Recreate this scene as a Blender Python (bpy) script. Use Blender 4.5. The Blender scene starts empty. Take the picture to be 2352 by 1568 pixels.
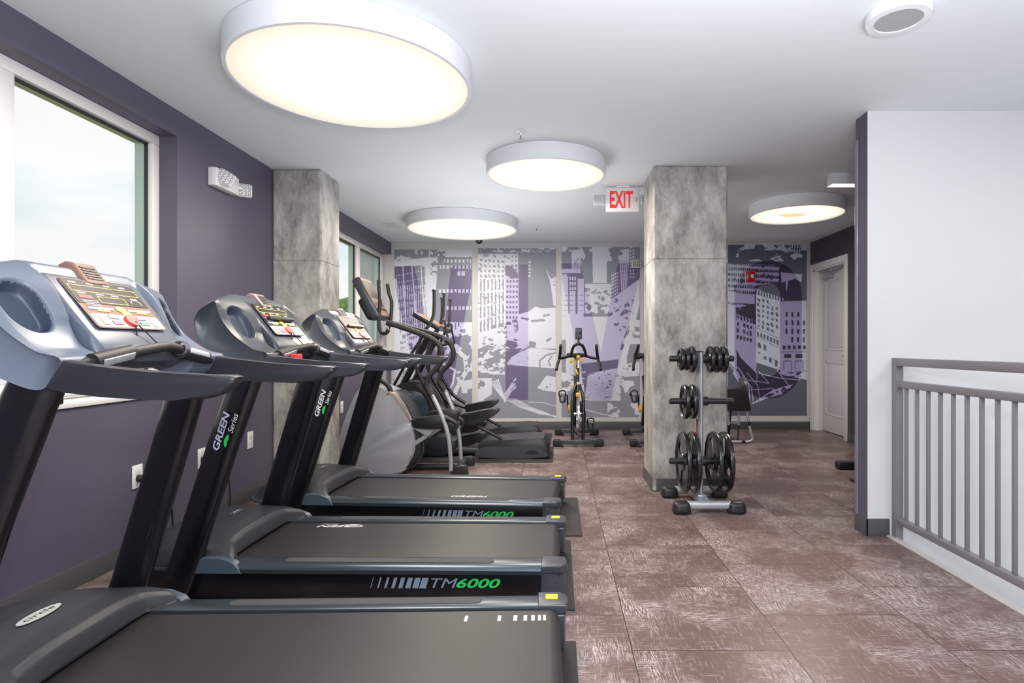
import bpy, bmesh, math, random
import numpy as np
from mathutils import Vector, Matrix
random.seed(7)
C = bpy.context.scene.collection
R = math.radians
PI = math.pi

# ------------------------------------------------------------------ camera
F = 1340.0; CX, CY = 1279.0, 794.0; HC = 1.10          # focal length and principal point (2352x1568 frame), eye height
cam_d = bpy.data.cameras.new('camera'); cam = bpy.data.objects.new('camera', cam_d); C.objects.link(cam)
cam.location = (0, 0, HC); cam.rotation_euler = (R(90), 0, 0)
cam_d.sensor_width = 36; cam_d.lens = F / 2352 * 36
cam_d.shift_x = -(CX - 1176) / 2352; cam_d.shift_y = (CY - 784) / 2352
cam_d.clip_start = 0.02
bpy.context.scene.camera = cam
def at(px, py, Y):
    return Vector(((px - CX) * Y / F, Y, HC - (py - CY) * Y / F))

# ------------------------------------------------------------------ world, lamps, exposure
vs = bpy.context.scene.view_settings
vs.view_transform = 'Standard'; vs.look = 'None'; vs.gamma = 1.0; vs.exposure = 0.0; vs.use_curve_mapping = False
w = bpy.data.worlds.new('sky'); bpy.context.scene.world = w; w.use_nodes = True
nt = w.node_tree; nt.nodes.clear()
wo = nt.nodes.new('ShaderNodeOutputWorld'); bg = nt.nodes.new('ShaderNodeBackground')
tc = nt.nodes.new('ShaderNodeTexCoord'); mp = nt.nodes.new('ShaderNodeMapping'); mp.inputs['Scale'].default_value = (1.5, 1.5, 4)
nz = nt.nodes.new('ShaderNodeTexNoise'); nz.inputs['Scale'].default_value = 2.2; nz.inputs['Detail'].default_value = 6
cr = nt.nodes.new('ShaderNodeValToRGB')
cr.color_ramp.elements[0].position = 0.36; cr.color_ramp.elements[0].color = (0.78, 0.86, 0.93, 1)
cr.color_ramp.elements[1].position = 0.56; cr.color_ramp.elements[1].color = (1, 1, 1, 1)
nt.links.new(tc.outputs['Generated'], mp.inputs['Vector']); nt.links.new(mp.outputs[0], nz.inputs['Vector'])
nt.links.new(nz.outputs['Fac'], cr.inputs['Fac']); nt.links.new(cr.outputs['Color'], bg.inputs['Color'])
bg.inputs['Strength'].default_value = 1.08; nt.links.new(bg.outputs[0], wo.inputs['Surface'])

def lamp(name, kind, loc, energy, size=0.1, color=(1, 1, 1), rot=(0, 0, 0), size_y=None):
    d = bpy.data.lights.new(name, kind); d.energy = energy; d.color = color
    if kind == 'AREA':
        d.size = size
        if size_y: d.shape = 'RECTANGLE'; d.size_y = size_y
    else: d.shadow_soft_size = size
    o = bpy.data.objects.new(name, d); C.objects.link(o); o.location = loc; o.rotation_euler = rot
    return o
lamp('camera_flash', 'POINT', (0.12, -0.12, 1.42), 76, 0.05, (0.97, 0.97, 1.0))
lamp('rear_fill', 'AREA', (0.8, -1.2, 2.40), 50, 1.2, (1, 0.97, 0.93))  # unseen fill added behind the camera to brighten the room
lamp('stair_fill', 'AREA', (3.2, 1.4, 2.40), 30, 1.0, (1, 0.98, 0.96))  # added soft light over the stairwell, not a fixture of the room
lamp('ceiling_fill', 'AREA', (0.5, 0.1, 1.20), 150, 2.0, (0.95, 0.97, 1.0), (R(180), 0, 0))  # upward light added to lift the ceiling brightness
lamp('aisle_fill', 'AREA', (-0.55, 5.2, 1.15), 20, 1.0, (0.95, 0.97, 1.0), (R(180), 0, 0), 2.2)  # second added uplight, brightens the far ceiling over the aisle

# ------------------------------------------------------------------ materials
def lin(c):
    return tuple((v / 255 / 12.92 if v / 255 <= .04045 else ((v / 255 + .055) / 1.055) ** 2.4) for v in c)
_m = {}
def mat(name, rgb, rough=0.5, metal=0.0, var=0.0, scale=20.0, bump=0.0, emit=None, spec=0.5, coat=0.0):
    if name in _m: return _m[name]
    m = bpy.data.materials.new(name); m.use_nodes = True; nt = m.node_tree; b = nt.nodes['Principled BSDF']
    c = lin(rgb); b.inputs['Base Color'].default_value = (*c, 1); b.inputs['Roughness'].default_value = rough
    b.inputs['Metallic'].default_value = metal; b.inputs['Specular IOR Level'].default_value = spec
    b.inputs['Coat Weight'].default_value = coat
    if emit: b.inputs['Emission Color'].default_value = (*emit[0], 1); b.inputs['Emission Strength'].default_value = emit[1]
    if var or bump:
        t = nt.nodes.new('ShaderNodeTexCoord'); n = nt.nodes.new('ShaderNodeTexNoise')
        n.inputs['Scale'].default_value = scale; n.inputs['Detail'].default_value = 6
        nt.links.new(t.outputs['Object'], n.inputs['Vector'])
        if var:
            mx = nt.nodes.new('ShaderNodeMix'); mx.data_type = 'RGBA'
            mx.inputs[6].default_value = (*[v * (1 - var) for v in c], 1); mx.inputs[7].default_value = (*[min(1, v * (1 + var)) for v in c], 1)
            nt.links.new(n.outputs['Fac'], mx.inputs[0]); nt.links.new(mx.outputs[2], b.inputs['Base Color'])
        if bump:
            bp = nt.nodes.new('ShaderNodeBump'); bp.inputs['Strength'].default_value = bump; bp.inputs['Distance'].default_value = .002
            nt.links.new(n.outputs['Fac'], bp.inputs['Height']); nt.links.new(bp.outputs[0], b.inputs['Normal'])
    _m[name] = m
    return m

M_head = mat('slate_head', (48, 52, 62), 0.3, bump=.04, scale=300)
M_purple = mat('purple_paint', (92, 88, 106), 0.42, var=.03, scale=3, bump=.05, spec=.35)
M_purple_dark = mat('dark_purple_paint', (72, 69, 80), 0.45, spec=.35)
M_white = mat('white_paint', (222, 222, 225), 0.6, bump=.03, scale=60)
M_ceil = mat('ceiling_paint', (228, 234, 238), 0.8)
M_backwall = mat('grey_white_paint', (205, 203, 205), 0.6)
M_base = mat('grey_vinyl_baseboard', (82, 82, 86), 0.45)
M_trim = mat('white_trim', (226, 224, 226), 0.4)
M_black = mat('black_plastic', (34, 34, 37), 0.38, bump=.05, scale=200)
M_blackgloss = mat('black_gloss_metal', (14, 14, 19), 0.28, coat=.3)
M_rubber = mat('black_rubber', (30, 30, 32), 0.6)
M_grey_shade = mat('shaded_grey_plastic', (62, 66, 74), 0.3, bump=.04, scale=300)  # console shells further back: their dimmer lighting is put into this grey
M_rail0 = mat('charcoal_handrail', (46, 47, 54), 0.36, bump=.04, scale=300)
M_grey = mat('blue_grey_plastic', (104, 112, 128), 0.33, bump=.04, scale=300)
M_greydark = mat('dark_grey_plastic', (60, 63, 71), 0.3, bump=.04, scale=300)
M_recess = mat('slate_plastic', (50, 60, 78), 0.35)
M_hood = mat('charcoal_plastic', (52, 53, 58), 0.42, var=.2, scale=9, bump=.1)
M_rail = mat('steel_blue_rail', (68, 76, 84), 0.28, metal=.6)
M_pad = mat('dark_grip_pad', (58, 57, 62), 0.7, bump=.3, scale=400)
M_belt = mat('running_belt', (40, 37, 38), 0.5, var=.12, scale=4, bump=.1)
M_silver = mat('silver_paint', (184, 187, 193), 0.3, metal=.45)
M_shell = mat('satin_grey_shell', (166, 168, 174), 0.38, metal=.25)
M_shell2 = mat('light_grey_shell', (165, 165, 170), 0.4, metal=.2)
M_foam = mat('black_foam_grip', (38, 37, 39), 0.55, bump=.1, scale=300)
M_yellow = mat('yellow_plastic', (238, 190, 30), 0.4)
M_sticker = mat('yellow_sticker', (250, 220, 20), 0.5)
M_green = mat('green_print', (40, 205, 95), 0.4)
M_ink = mat('silver_blue_print', (128, 142, 162), 0.4)
M_inkw = mat('white_print', (225, 226, 235), 0.4)
M_inkb = mat('black_print', (30, 28, 28), 0.5)
M_red = mat('red_plastic', (214, 70, 62), 0.35)
M_railpaint = mat('grey_rail_paint', (122, 120, 127), 0.4)
M_chrome = mat('chrome', (205, 205, 208), 0.15, metal=1)
M_screen = mat('console_screen', (46, 41, 39), 0.4, spec=.15)
M_brownface = mat('bronze_console_face', (140, 108, 94), 0.45, spec=.15)
M_key = mat('pale_keypad', (200, 194, 202), 0.5, spec=.2)
M_outlet = mat('outlet_white', (232, 230, 232), 0.4)
M_extgreen = mat('pale_green_frame', (186, 206, 196), 0.5)
M_exttan = mat('tan_brickmould', (205, 200, 168), 0.6)
M_plate = mat('black_urethane', (22, 22, 25), 0.25, coat=.4)

# ------------------------------------------------------------------ mesh helpers
def obj(name, bm, m, parent=None, smooth=35, loc=None, keepmats=None):
    me = bpy.data.meshes.new(name)
    bmesh.ops.recalc_face_normals(bm, faces=bm.faces)
    bm.to_mesh(me); bm.free()
    for mm in (keepmats or [m]): me.materials.append(mm)
    if smooth:
        me.polygons.foreach_set('use_smooth', [True] * len(me.polygons)); me.set_sharp_from_angle(angle=R(smooth))
    o = bpy.data.objects.new(name, me); C.objects.link(o)
    if parent: o.parent = parent
    if loc: o.location = loc
    return o
def NB(): return bmesh.new()
def box(bm, x0, x1, y0, y1, z0, z1, bev=0.0, seg=2, mx=None, mi=0):
    r = bmesh.ops.create_cube(bm, size=1)
    vs_ = r['verts']
    for v in vs_:
        v.co = Vector((x0 + (v.co.x + .5) * (x1 - x0), y0 + (v.co.y + .5) * (y1 - y0), z0 + (v.co.z + .5) * (z1 - z0)))
    fs = list({f for v in vs_ for f in v.link_faces})
    if bev:
        es = list({e for v in vs_ for e in v.link_edges})
        rr = bmesh.ops.bevel(bm, geom=es, offset=bev, segments=seg, affect='EDGES', profile=.5)
        vs_ = list({v for f in rr['faces'] for v in f.verts} | {v for v in vs_ if v.is_valid})
        fs = list({f for v in vs_ for f in v.link_faces})
    if mi:
        for f in fs: f.material_index = mi
    if mx is not None: bmesh.ops.transform(bm, matrix=mx, verts=vs_)
    return vs_
def prism(bm, pts, y0, y1, bev=0.0, seg=2, axis='y', mi=0):
    """polygon (a,b) extruded along axis; axis y: a=x,b=z ; axis z: a=x,b=y ; axis x: a=y,b=z"""
    def mk(a, b, t):
        return {'y': (a, t, b), 'z': (a, b, t), 'x': (t, a, b)}[axis]
    v0 = [bm.verts.new(mk(a, b, y0)) for a, b in pts]; v1 = [bm.verts.new(mk(a, b, y1)) for a, b in pts]
    n = len(pts); fs = [bm.faces.new(v0), bm.faces.new(v1[::-1])]
    for i in range(n): fs.append(bm.faces.new((v0[i], v0[(i + 1) % n], v1[(i + 1) % n], v1[i])))
    if bev:
        es = list({e for e in fs[0].edges} | {e for e in fs[1].edges})
        r = bmesh.ops.bevel(bm, geom=es, offset=bev, segments=seg, affect='EDGES', profile=.5)
        fs = [f for f in fs if f.is_valid] + r['faces']
    for f in fs:
        if f.is_valid: f.material_index = mi
    return v0 + v1
def cr_resample(pts, k=6, closed=False):
    P = [Vector(p) for p in pts]; n = len(P); out = []
    rng = range(n) if closed else range(n - 1)
    for i in rng:
        if closed: a, b, c, d = P[(i - 1) % n], P[i], P[(i + 1) % n], P[(i + 2) % n]
        else: a, b, c, d = P[max(i - 1, 0)], P[i], P[i + 1], P[min(i + 2, n - 1)]
        for j in range(k):
            t = j / k
            out.append(.5 * ((2 * b) + (c - a) * t + (2 * a - 5 * b + 4 * c - d) * t * t + (3 * b - a - 3 * c + d) * t ** 3))
    if not closed: out.append(P[-1])
    return out
def tube(bm, pts, r, seg=14, k=0, caps=True, sy=1.0, up=None, mi=0, power=None):
    """sweep; r number or list; sy squashes the second axis; power gives rounded-box section"""
    P = cr_resample(pts, k) if k else [Vector(p) for p in pts]
    n = len(P)
    if not hasattr(r, '__len__'): rr = [r] * n
    else:
        rr = [r[min(len(r) - 1, int(i / max(1, n - 1) * (len(r) - 1)))] * 1.0 for i in range(n)]
        rr = [np.interp(i / max(1, n - 1) * (len(r) - 1), range(len(r)), r) for i in range(n)]
    rings = []; prev = None
    for i in range(n):
        t = (P[min(i + 1, n - 1)] - P[max(i - 1, 0)]).normalized()
        if prev is None:
            u = Vector(up) if up else (Vector((0, 1, 0)) if abs(t.y) < .9 else Vector((0, 0, 1)))
        else: u = prev
        u = (u - t * u.dot(t)).normalized(); prev = u; v = t.cross(u)
        ring = []
        for j in range(seg):
            a = 2 * PI * j / seg; ca, sa = math.cos(a), math.sin(a)
            if power: ca = math.copysign(abs(ca) ** power, ca); sa = math.copysign(abs(sa) ** power, sa)
            ring.append(bm.verts.new(P[i] + (v * ca + u * sa * sy) * rr[i]))
        rings.append(ring)
    fs = []
    for a, b in zip(rings[:-1], rings[1:]):
        for j in range(seg): fs.append(bm.faces.new((a[j], a[(j + 1) % seg], b[(j + 1) % seg], b[j])))
    if caps: fs.append(bm.faces.new(rings[0][::-1])); fs.append(bm.faces.new(rings[-1]))
    for f in fs: f.material_index = mi
    return rings
def lathe(bm, prof, seg=48, mx=None, mi=0):
    """prof list of (r, z) around z"""
    rings = []; allv = []
    for r_, z in prof:
        if r_ < 1e-6: v = bm.verts.new((0, 0, z)); rings.append([v]); allv.append(v)
        else:
            ring = [bm.verts.new((r_ * math.cos(2 * PI * j / seg), r_ * math.sin(2 * PI * j / seg), z)) for j in range(seg)]
            rings.append(ring); allv += ring
    for a, b in zip(rings[:-1], rings[1:]):
        for j in range(seg):
            k = (j + 1) % seg
            if len(a) == 1 and len(b) == 1: continue
            if len(a) == 1: f = bm.faces.new((a[0], b[j], b[k]))
            elif len(b) == 1: f = bm.faces.new((a[j], a[k], b[0]))
            else: f = bm.faces.new((a[j], a[k], b[k], b[j]))
            f.material_index = mi
    if mx is not None: bmesh.ops.transform(bm, matrix=mx, verts=allv)
    return allv
def frame_mx(o, u, v):
    u = Vector(u).normalized(); v = Vector(v); v = (v - u * v.dot(u)).normalized(); n = u.cross(v)
    m = Matrix.Identity(4)
    for i in range(3): m[i][0] = u[i]; m[i][1] = v[i]; m[i][2] = n[i]; m[i][3] = o[i]
    return m
def text(name, body, height, m, parent, o, u, v, width=None, shear=0.0, bold=0.0, align='LEFT', thick=0.0004):
    cu = bpy.data.curves.new(name, 'FONT'); cu.body = body; cu.size = 1; cu.shear = shear; cu.offset = bold; cu.align_x = align; cu.extrude = 0
    cu.resolution_u = 3
    t = bpy.data.objects.new(name, cu); C.objects.link(t)
    dg = bpy.context.evaluated_depsgraph_get(); dg.update()
    me = bpy.data.meshes.new_from_object(t.evaluated_get(dg)); bpy.data.objects.remove(t)
    co = np.zeros(len(me.vertices) * 3); me.vertices.foreach_get('co', co); co = co.reshape(-1, 3)
    h = co[:, 1].max() - co[:, 1].min(); wd = co[:, 0].max() - co[:, 0].min()
    sy = height / h; sx = (width / wd) if width else sy
    co[:, 1] = (co[:, 1] - co[:, 1].min()) * sy
    if align == 'LEFT': co[:, 0] = (co[:, 0] - co[:, 0].min()) * sx
    else: co[:, 0] = (co[:, 0] - (co[:, 0].min() + co[:, 0].max()) / 2) * sx
    co[:, 2] = 0
    me.vertices.foreach_set('co', co.ravel()); me.transform(frame_mx(o, u, v)); me.name = name
    me.materials.clear(); me.materials.append(m)
    ob = bpy.data.objects.new(name, me); C.objects.link(ob)
    if parent: ob.parent = parent
    return ob
def thing(name, label, cat, loc=(0, 0, 0), rz=0, group=None):
    o = bpy.data.objects.new(name, None); C.objects.link(o); o.location = loc; o.rotation_euler = (0, 0, rz); o.empty_display_size = .1
    o['label'] = label; o['category'] = cat
    if group: o['group'] = group
    return o
def tag(o, label, cat, group=None):
    o['label'] = label; o['category'] = cat
    if group: o['group'] = group
    return o
def struct(name, bm=None, m=None, parent=None, **k):
    o = obj(name, bm, m, parent, **k) if bm else bpy.data.objects.new(name, None)
    if bm is None: C.objects.link(o)
    if parent is None: o['kind'] = 'structure'
    return o
def copy_tree(o, parent=None):
    c = o.copy(); C.objects.link(c)
    if parent: c.parent = parent
    for ch in list(o.children): copy_tree(ch, c)
    return c

# ================================================================== THE ROOM
YB = 7.717; ZC = 2.46; XL = -2.19; XR = 3.352; YS = 3.38; XE = 1.935
# floor material: running-bond tiles with brushed pale scratches
mf = bpy.data.materials.new('distressed_vinyl_tile'); mf.use_nodes = True; nt = mf.node_tree; b = nt.nodes['Principled BSDF']
L = nt.links.new
def node(t, **k):
    n = nt.nodes.new(t)
    for a, v in k.items(): setattr(n, a, v)
    return n
def mth(op, a, b_=None, c=None):
    n = node('ShaderNodeMath', operation=op)
    for i, x in enumerate((a, b_, c)):
        if x is None: continue
        if isinstance(x, (int, float)): n.inputs[i].default_value = x
        else: L(x, n.inputs[i])
    return n.outputs[0]
tc = node('ShaderNodeTexCoord'); sx = node('ShaderNodeSeparateXYZ'); L(tc.outputs['Object'], sx.inputs[0])
X_, Y_ = sx.outputs[0], sx.outputs[1]
u_ = mth('DIVIDE', mth('SUBTRACT', X_, .272 - 5.7), .57); col = mth('FLOOR', u_)
v_ = mth('ADD', mth('DIVIDE', mth('SUBTRACT', Y_, 2.107 - 5.56), .556), mth('MULTIPLY', mth('MODULO', col, 2.0), .5)); row = mth('FLOOR', v_)
def edge(x, wdt):
    fr = mth('FRACT', x); return mth('LESS_THAN', mth('MINIMUM', fr, mth('SUBTRACT', 1.0, fr)), wdt)
joint = mth('MAXIMUM', edge(u_, .0035), edge(v_, .0035))
cid = node('ShaderNodeCombineXYZ'); L(col, cid.inputs[0]); L(row, cid.inputs[1])
wn = node('ShaderNodeTexWhiteNoise', noise_dimensions='3D'); L(cid.outputs[0], wn.inputs['Vector'])
off = node('ShaderNodeVectorMath', operation='MULTIPLY_ADD'); L(wn.outputs['Color'], off.inputs[0]); off.inputs[1].default_value = (7, 7, 7); L(tc.outputs['Object'], off.inputs[2])
def nse(scale, sc3, detail=4, rough=.6, src=None):
    mp = node('ShaderNodeMapping'); mp.inputs['Scale'].default_value = sc3; L(src or off.outputs[0], mp.inputs['Vector'])
    n = node('ShaderNodeTexNoise'); n.inputs['Scale'].default_value = scale; n.inputs['Detail'].default_value = detail; n.inputs['Roughness'].default_value = rough
    L(mp.outputs[0], n.inputs['Vector']); return n.outputs['Fac']
def ramp(x, a, b_):
    n = node('ShaderNodeMapRange'); n.inputs[1].default_value = a; n.inputs[2].default_value = b_; L(x, n.inputs[0]); return n.outputs[0]
patch = ramp(nse(2.6, (1, 1, 1), 6, .68), .44, .60)
sa = ramp(nse(8, (3, 42, 1), 4, .75), .50, .56)
sb = ramp(nse(8, (42, 3, 1), 4, .75), .50, .56)
sel = ramp(nse(5, (1, 1, 1), 3), .44, .56)
mxs = node('ShaderNodeMix'); L(sel, mxs.inputs[0]); L(sa, mxs.inputs[2]); L(sb, mxs.inputs[3])
scr = mth('MULTIPLY', mxs.outputs[0], patch)
scr2 = mth('MULTIPLY', ramp(nse(9, (20, 1.6, 1), 2), .60, .68), .35)
scr3 = mth('MULTIPLY', ramp(nse(9, (1.6, 20, 1), 2), .60, .68), .35)
fac = mth('MINIMUM', mth('ADD', mth('MULTIPLY', scr, .72), mth('MULTIPLY', mth('ADD', scr2, scr3), .6)), 1.0)
base = node('ShaderNodeMix', data_type='RGBA'); base.inputs[6].default_value = (*lin((84, 66, 61)), 1); base.inputs[7].default_value = (*lin((110, 89, 84)), 1)
L(nse(1.4, (1, 1, 1), 4), base.inputs[0])
c1 = node('ShaderNodeMix', data_type='RGBA'); L(fac, c1.inputs[0]); L(base.outputs[2], c1.inputs[6]); c1.inputs[7].default_value = (*lin((206, 194, 198)), 1)
c2 = node('ShaderNodeMix', data_type='RGBA'); L(joint, c2.inputs[0]); L(c1.outputs[2], c2.inputs[6]); c2.inputs[7].default_value = (*lin((58, 42, 38)), 1)
L(c2.outputs[2], b.inputs['Base Color']); b.inputs['Specular IOR Level'].default_value = .4
L(mth('ADD', .34, mth('MULTIPLY', fac, .2)), b.inputs['Roughness'])
bp = node('ShaderNodeBump'); bp.inputs['Strength'].default_value = .25; bp.inputs['Distance'].default_value = .001; L(mth('SUBTRACT', fac, joint), bp.inputs['Height']); L(bp.outputs[0], b.inputs['Normal'])

bm = NB(); box(bm, -2.6, XE, -3, YB + .2, -.3, 0); box(bm, XE, 5.2, YS + .02, YB + .2, -.3, 0); struct('floor', bm, mf, smooth=0)
bm = NB(); box(bm, -2.6, 5.2, -3, YB + .2, ZC, ZC + .2); struct('ceiling', bm, M_ceil, smooth=0)
bm = NB()
WO = -2.30
box(bm, WO, XL, -3, YB, 0, .82); box(bm, WO, XL, -3, YB, 2.308, ZC)
box(bm, WO, XL, 3.365, 4.93, .82, 2.308); box(bm, WO, XL, -3, 1.30, .82, 2.308)
struct('wall_left', bm, M_purple, smooth=0)
bm = NB(); box(bm, -2.6, 5.2, YB, YB + .15, 0, ZC); struct('wall_back', bm, M_backwall, smooth=0)
# far right wall with the door opening
D0, D1, DZ = 6.79, 7.62, 2.085
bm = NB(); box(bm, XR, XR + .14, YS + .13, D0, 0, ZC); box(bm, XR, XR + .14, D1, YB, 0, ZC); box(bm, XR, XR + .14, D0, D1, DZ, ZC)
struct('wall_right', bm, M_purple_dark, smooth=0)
# short partition: white face to the camera, purple end
bm = NB(); vs_ = box(bm, 1.80, 5.2, YS, YS + .13, 0, ZC)
box(bm, XE + .0, 5.2, YS, YS + .13, -2.6, 0)
bm.faces.ensure_lookup_table()
for f in bm.faces:
    if f.normal.x < -.5 and f.calc_center_median().z > 0: f.material_index = 1
    if f.normal.y > .5: f.material_index = 1
struct('wall_partition', bm, M_white, smooth=0, keepmats=[M_white, M_purple])
bm = NB(); box(bm, 5.2, 5.35, -3, YB + .2, -2.6, ZC + .2); struct('wall_stair', bm, M_white, smooth=0)
bm = NB(); box(bm, -2.6, 5.35, -3.15, -3, -2.6, ZC + .2); struct('wall_front', bm, M_white, smooth=0)
bm = NB(); box(bm, XE - .12, XE - .001, -3, YS, -2.6, -.3); box(bm, XE, 5.2, -3, YS, -2.7, -2.6); struct('wall_stairwell', bm, M_white, smooth=0)
bm = NB(); box(bm, XE - .03, XE + .014, -3, YS - .002, -.28, .006, .004); struct('trim_1', bm, mat('nosing_paint', (188, 184, 184), .5))
# corner guard on the partition
bm = NB(); box(bm, 1.794, 1.80, YS + .10, YS + .135, .1, 2.33, .002); box(bm, 1.794, 1.83, YS + .13, YS + .137, .1, 2.33, .002)
for z in (.45, 1.15, 1.55, 2.1): box(bm, 1.791, 1.795, YS + .112, YS + .118, z, z + .006)
struct('trim_2', bm, mat('clear_corner_guard', (150, 146, 166), .15, metal=.3))
# baseboards
BT = .008
bm = NB(); box(bm, XL, XL + BT, -3, 4.49, 0, .10, .002); box(bm, XL, XL + BT, 4.88, YB, 0, .10, .002); struct('baseboard_left', bm, M_base)
bm = NB(); box(bm, XL + BT, XR - BT, YB - BT, YB, 0, .10, .002); struct('baseboard_back', bm, M_base)
bm = NB(); box(bm, XR - BT, XR, YS + .13, D0 - .07, 0, .10, .002); struct('baseboard_right', bm, M_base)
bm = NB(); box(bm, 1.79, 1.925, YS - BT, YS, 0, .10, .002); box(bm, 1.79, 1.80, YS - BT, YS + .13, 0, .10, .002); struct('baseboard_partition', bm, M_base)

# windows
M_glass = bpy.data.materials.new('window_glass'); M_glass.use_nodes = True; nt = M_glass.node_tree; nt.nodes.clear()
o_ = nt.nodes.new('ShaderNodeOutputMaterial'); mx_ = nt.nodes.new('ShaderNodeMixShader'); tr = nt.nodes.new('ShaderNodeBsdfTransparent'); gl = nt.nodes.new('ShaderNodeBsdfGlossy')
gl.inputs['Roughness'].default_value = .02; tr.inputs['Color'].default_value = (.97, .985, .98, 1); mx_.inputs[0].default_value = .05
nt.links.new(tr.outputs[0], mx_.inputs[1]); nt.links.new(gl.outputs[0], mx_.inputs[2]); nt.links.new(mx_.outputs[0], o_.inputs['Surface'])
M_gasket = mat('black_gasket', (32, 34, 38), .5)
def window(name, y0, y1, mull, g0):
    """y0..y1 opening along the left wall, mull = list of (a,b) mullions"""
    wdw = struct(name)
    X0, X1 = -2.335, -2.292; zb, zt = .82, 2.308
    bm = NB(); f = .058
    box(bm, X0, X1, y0, y1, zb + .035, zb + .12, .004); box(bm, X0, X1, y0, y1, 2.25, zt, .004)
    box(bm, X0, X1, y0, y0 + f, zb + .12, 2.25, .004); box(bm, X0, X1, y1 - f, y1, zb + .12, 2.25, .004)
    for a, b_ in mull: box(bm, X0, X1, a, b_, zb + .12, 2.25, .004)
    box(bm, X0 + .01, X1 + .012, y0 + .01, y1 - .01, zb + .05, zb + .075, .003)
    obj('window_frame', bm, M_trim, wdw)
    bm = NB(); box(bm, WO - .02, XL + .012, y0 - .0, y1 + .0, zb + .001, zb + .03, .004); obj('window_sill', bm, M_trim, wdw)
    edges = [y0 + f] + [v for m_ in mull for v in m_] + [y1 - f]
    bm = NB(); g2 = NB(); eb = NB(); tb = NB()
    for a, b_ in zip(edges[::2], edges[1::2]):
        q = .012
        for (p0, p1, r0, r1) in ((a, b_, zb + .12, zb + .12 + q), (a, b_, 2.25 - q, 2.25), (a, a + q, zb + .12, 2.25), (b_ - q, b_, zb + .12, 2.25)):
            box(bm, -2.331, -2.318, p0, p1, r0, r1)
        box(g2, -2.327, -2.323, a + q * .5, b_ - q * .5, zb + .125, 2.245)
        box(eb, -2.39, -2.336, b_ - .004, b_ + .045, zb + .05, 2.30); box(eb, -2.39, -2.336, a - .045, a + .004, zb + .05, 2.30)
        box(tb, -2.39, -2.336, a + .004, b_ - .004, 2.246, 2.30); box(tb, -2.39, -2.336, a + .004, b_ - .004, zb + .05, zb + .124)
    obj('glazing_gasket', bm, M_gasket, wdw, smooth=0); obj('glass_pane', g2, M_glass, wdw, smooth=0)
    obj('outer_jamb', eb, M_extgreen, wdw, smooth=0); obj('outer_head', tb, M_exttan, wdw, smooth=0)
    return wdw
window('window_1', 1.30, 3.365, [(2.375, 2.468)], 0)
window('window_2', 4.93, 7.70, [(5.75, 5.84), (6.69, 6.80)], 0)
# outer facade closing the gaps
bm = NB(); box(bm, -2.39, -2.305, -3, 1.30, .84, 2.301); box(bm, -2.39, -2.305, 3.37, 4.925, .84, 2.301); box(bm, -2.39, -2.305, 7.71, 7.86, .84, 2.301)
box(bm, -2.39, -2.305, -3, 7.86, -1, .84); box(bm, -2.39, -2.305, -3, 7.86, 2.311, 3); struct('wall_outer', bm, mat('outer_render', (168, 180, 172), .8), smooth=0)

# door in the far right wall
dr = struct('door_1')
bm = NB(); cw = .075
box(bm, XR - .016, XR, D0 - cw, D0, 0, DZ + cw, .003); box(bm, XR - .016, XR, D1, D1 + cw, 0, DZ + cw, .003); box(bm, XR - .016, XR, D0, D1, DZ, DZ + cw, .003)
box(bm, XR, XR + .14, D0, D0 + .02, 0, DZ); box(bm, XR, XR + .14, D1 - .02, D1, 0, DZ); box(bm, XR, XR + .14, D0, D1, DZ - .02, DZ)
box(bm, XR + .09, XR + .102, D0 + .02, D0 + .035, 0, DZ - .02); box(bm, XR + .05, XR + .062, D1 - .035, D1 - .02, 0, DZ - .02)
obj('door_frame', bm, M_trim, dr)
bm = NB(); dx = XR + .105
box(bm, dx, dx + .035, D0 + .024, D1 - .024, .008, DZ - .024, .002)
def molded(y0, y1, z0, z1):
    t = .022
    box(bm, dx - .006, dx, y0, y1, z0, z0 + t, .003); box(bm, dx - .006, dx, y0, y1, z1 - t, z1, .003)
    box(bm, dx - .006, dx, y0, y0 + t, z0, z1, .003); box(bm, dx - .006, dx, y1 - t, y1, z0, z1, .003)
    box(bm, dx - .004, dx, y0 + .04, y1 - .04, z0 + .04, z1 - .04, .004)
molded(D0 + .13, D1 - .13, .22, .90); molded(D0 + .13, D1 - .13, 1.04, 1.94)
lf = obj('door_leaf', bm, mat('door_white', (214, 212, 218), .35), dr)
bm = NB(); tube(bm, [(dx, D0 + .085, .98), (dx - .045, D0 + .085, .98), (dx - .05, D0 + .17, .98)], .009); lathe(bm, [(0, 0), (.026, 0), (.026, .008), (0, .008)], 20, frame_mx((dx, D0 + .085, .98), (0, 1, 0), (0, 0, 1)) @ Matrix.Rotation(PI, 4, 'X'))
obj('door_handle', bm, M_silver, lf)
bm = NB(); box(bm, dx - .05, dx - .004, 7.28, 7.52, 1.955, 2.0, .006)
tube(bm, [(dx - .03, 7.34, 2.0), (dx - .10, 7.15, 2.03), (XR + .06, 7.02, 2.05)], .009); tube(bm, [(XR + .06, 7.56, 2.05), (XR + .06, 6.98, 2.05)], .010)
obj('door_closer', bm, M_silver, dr)

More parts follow.
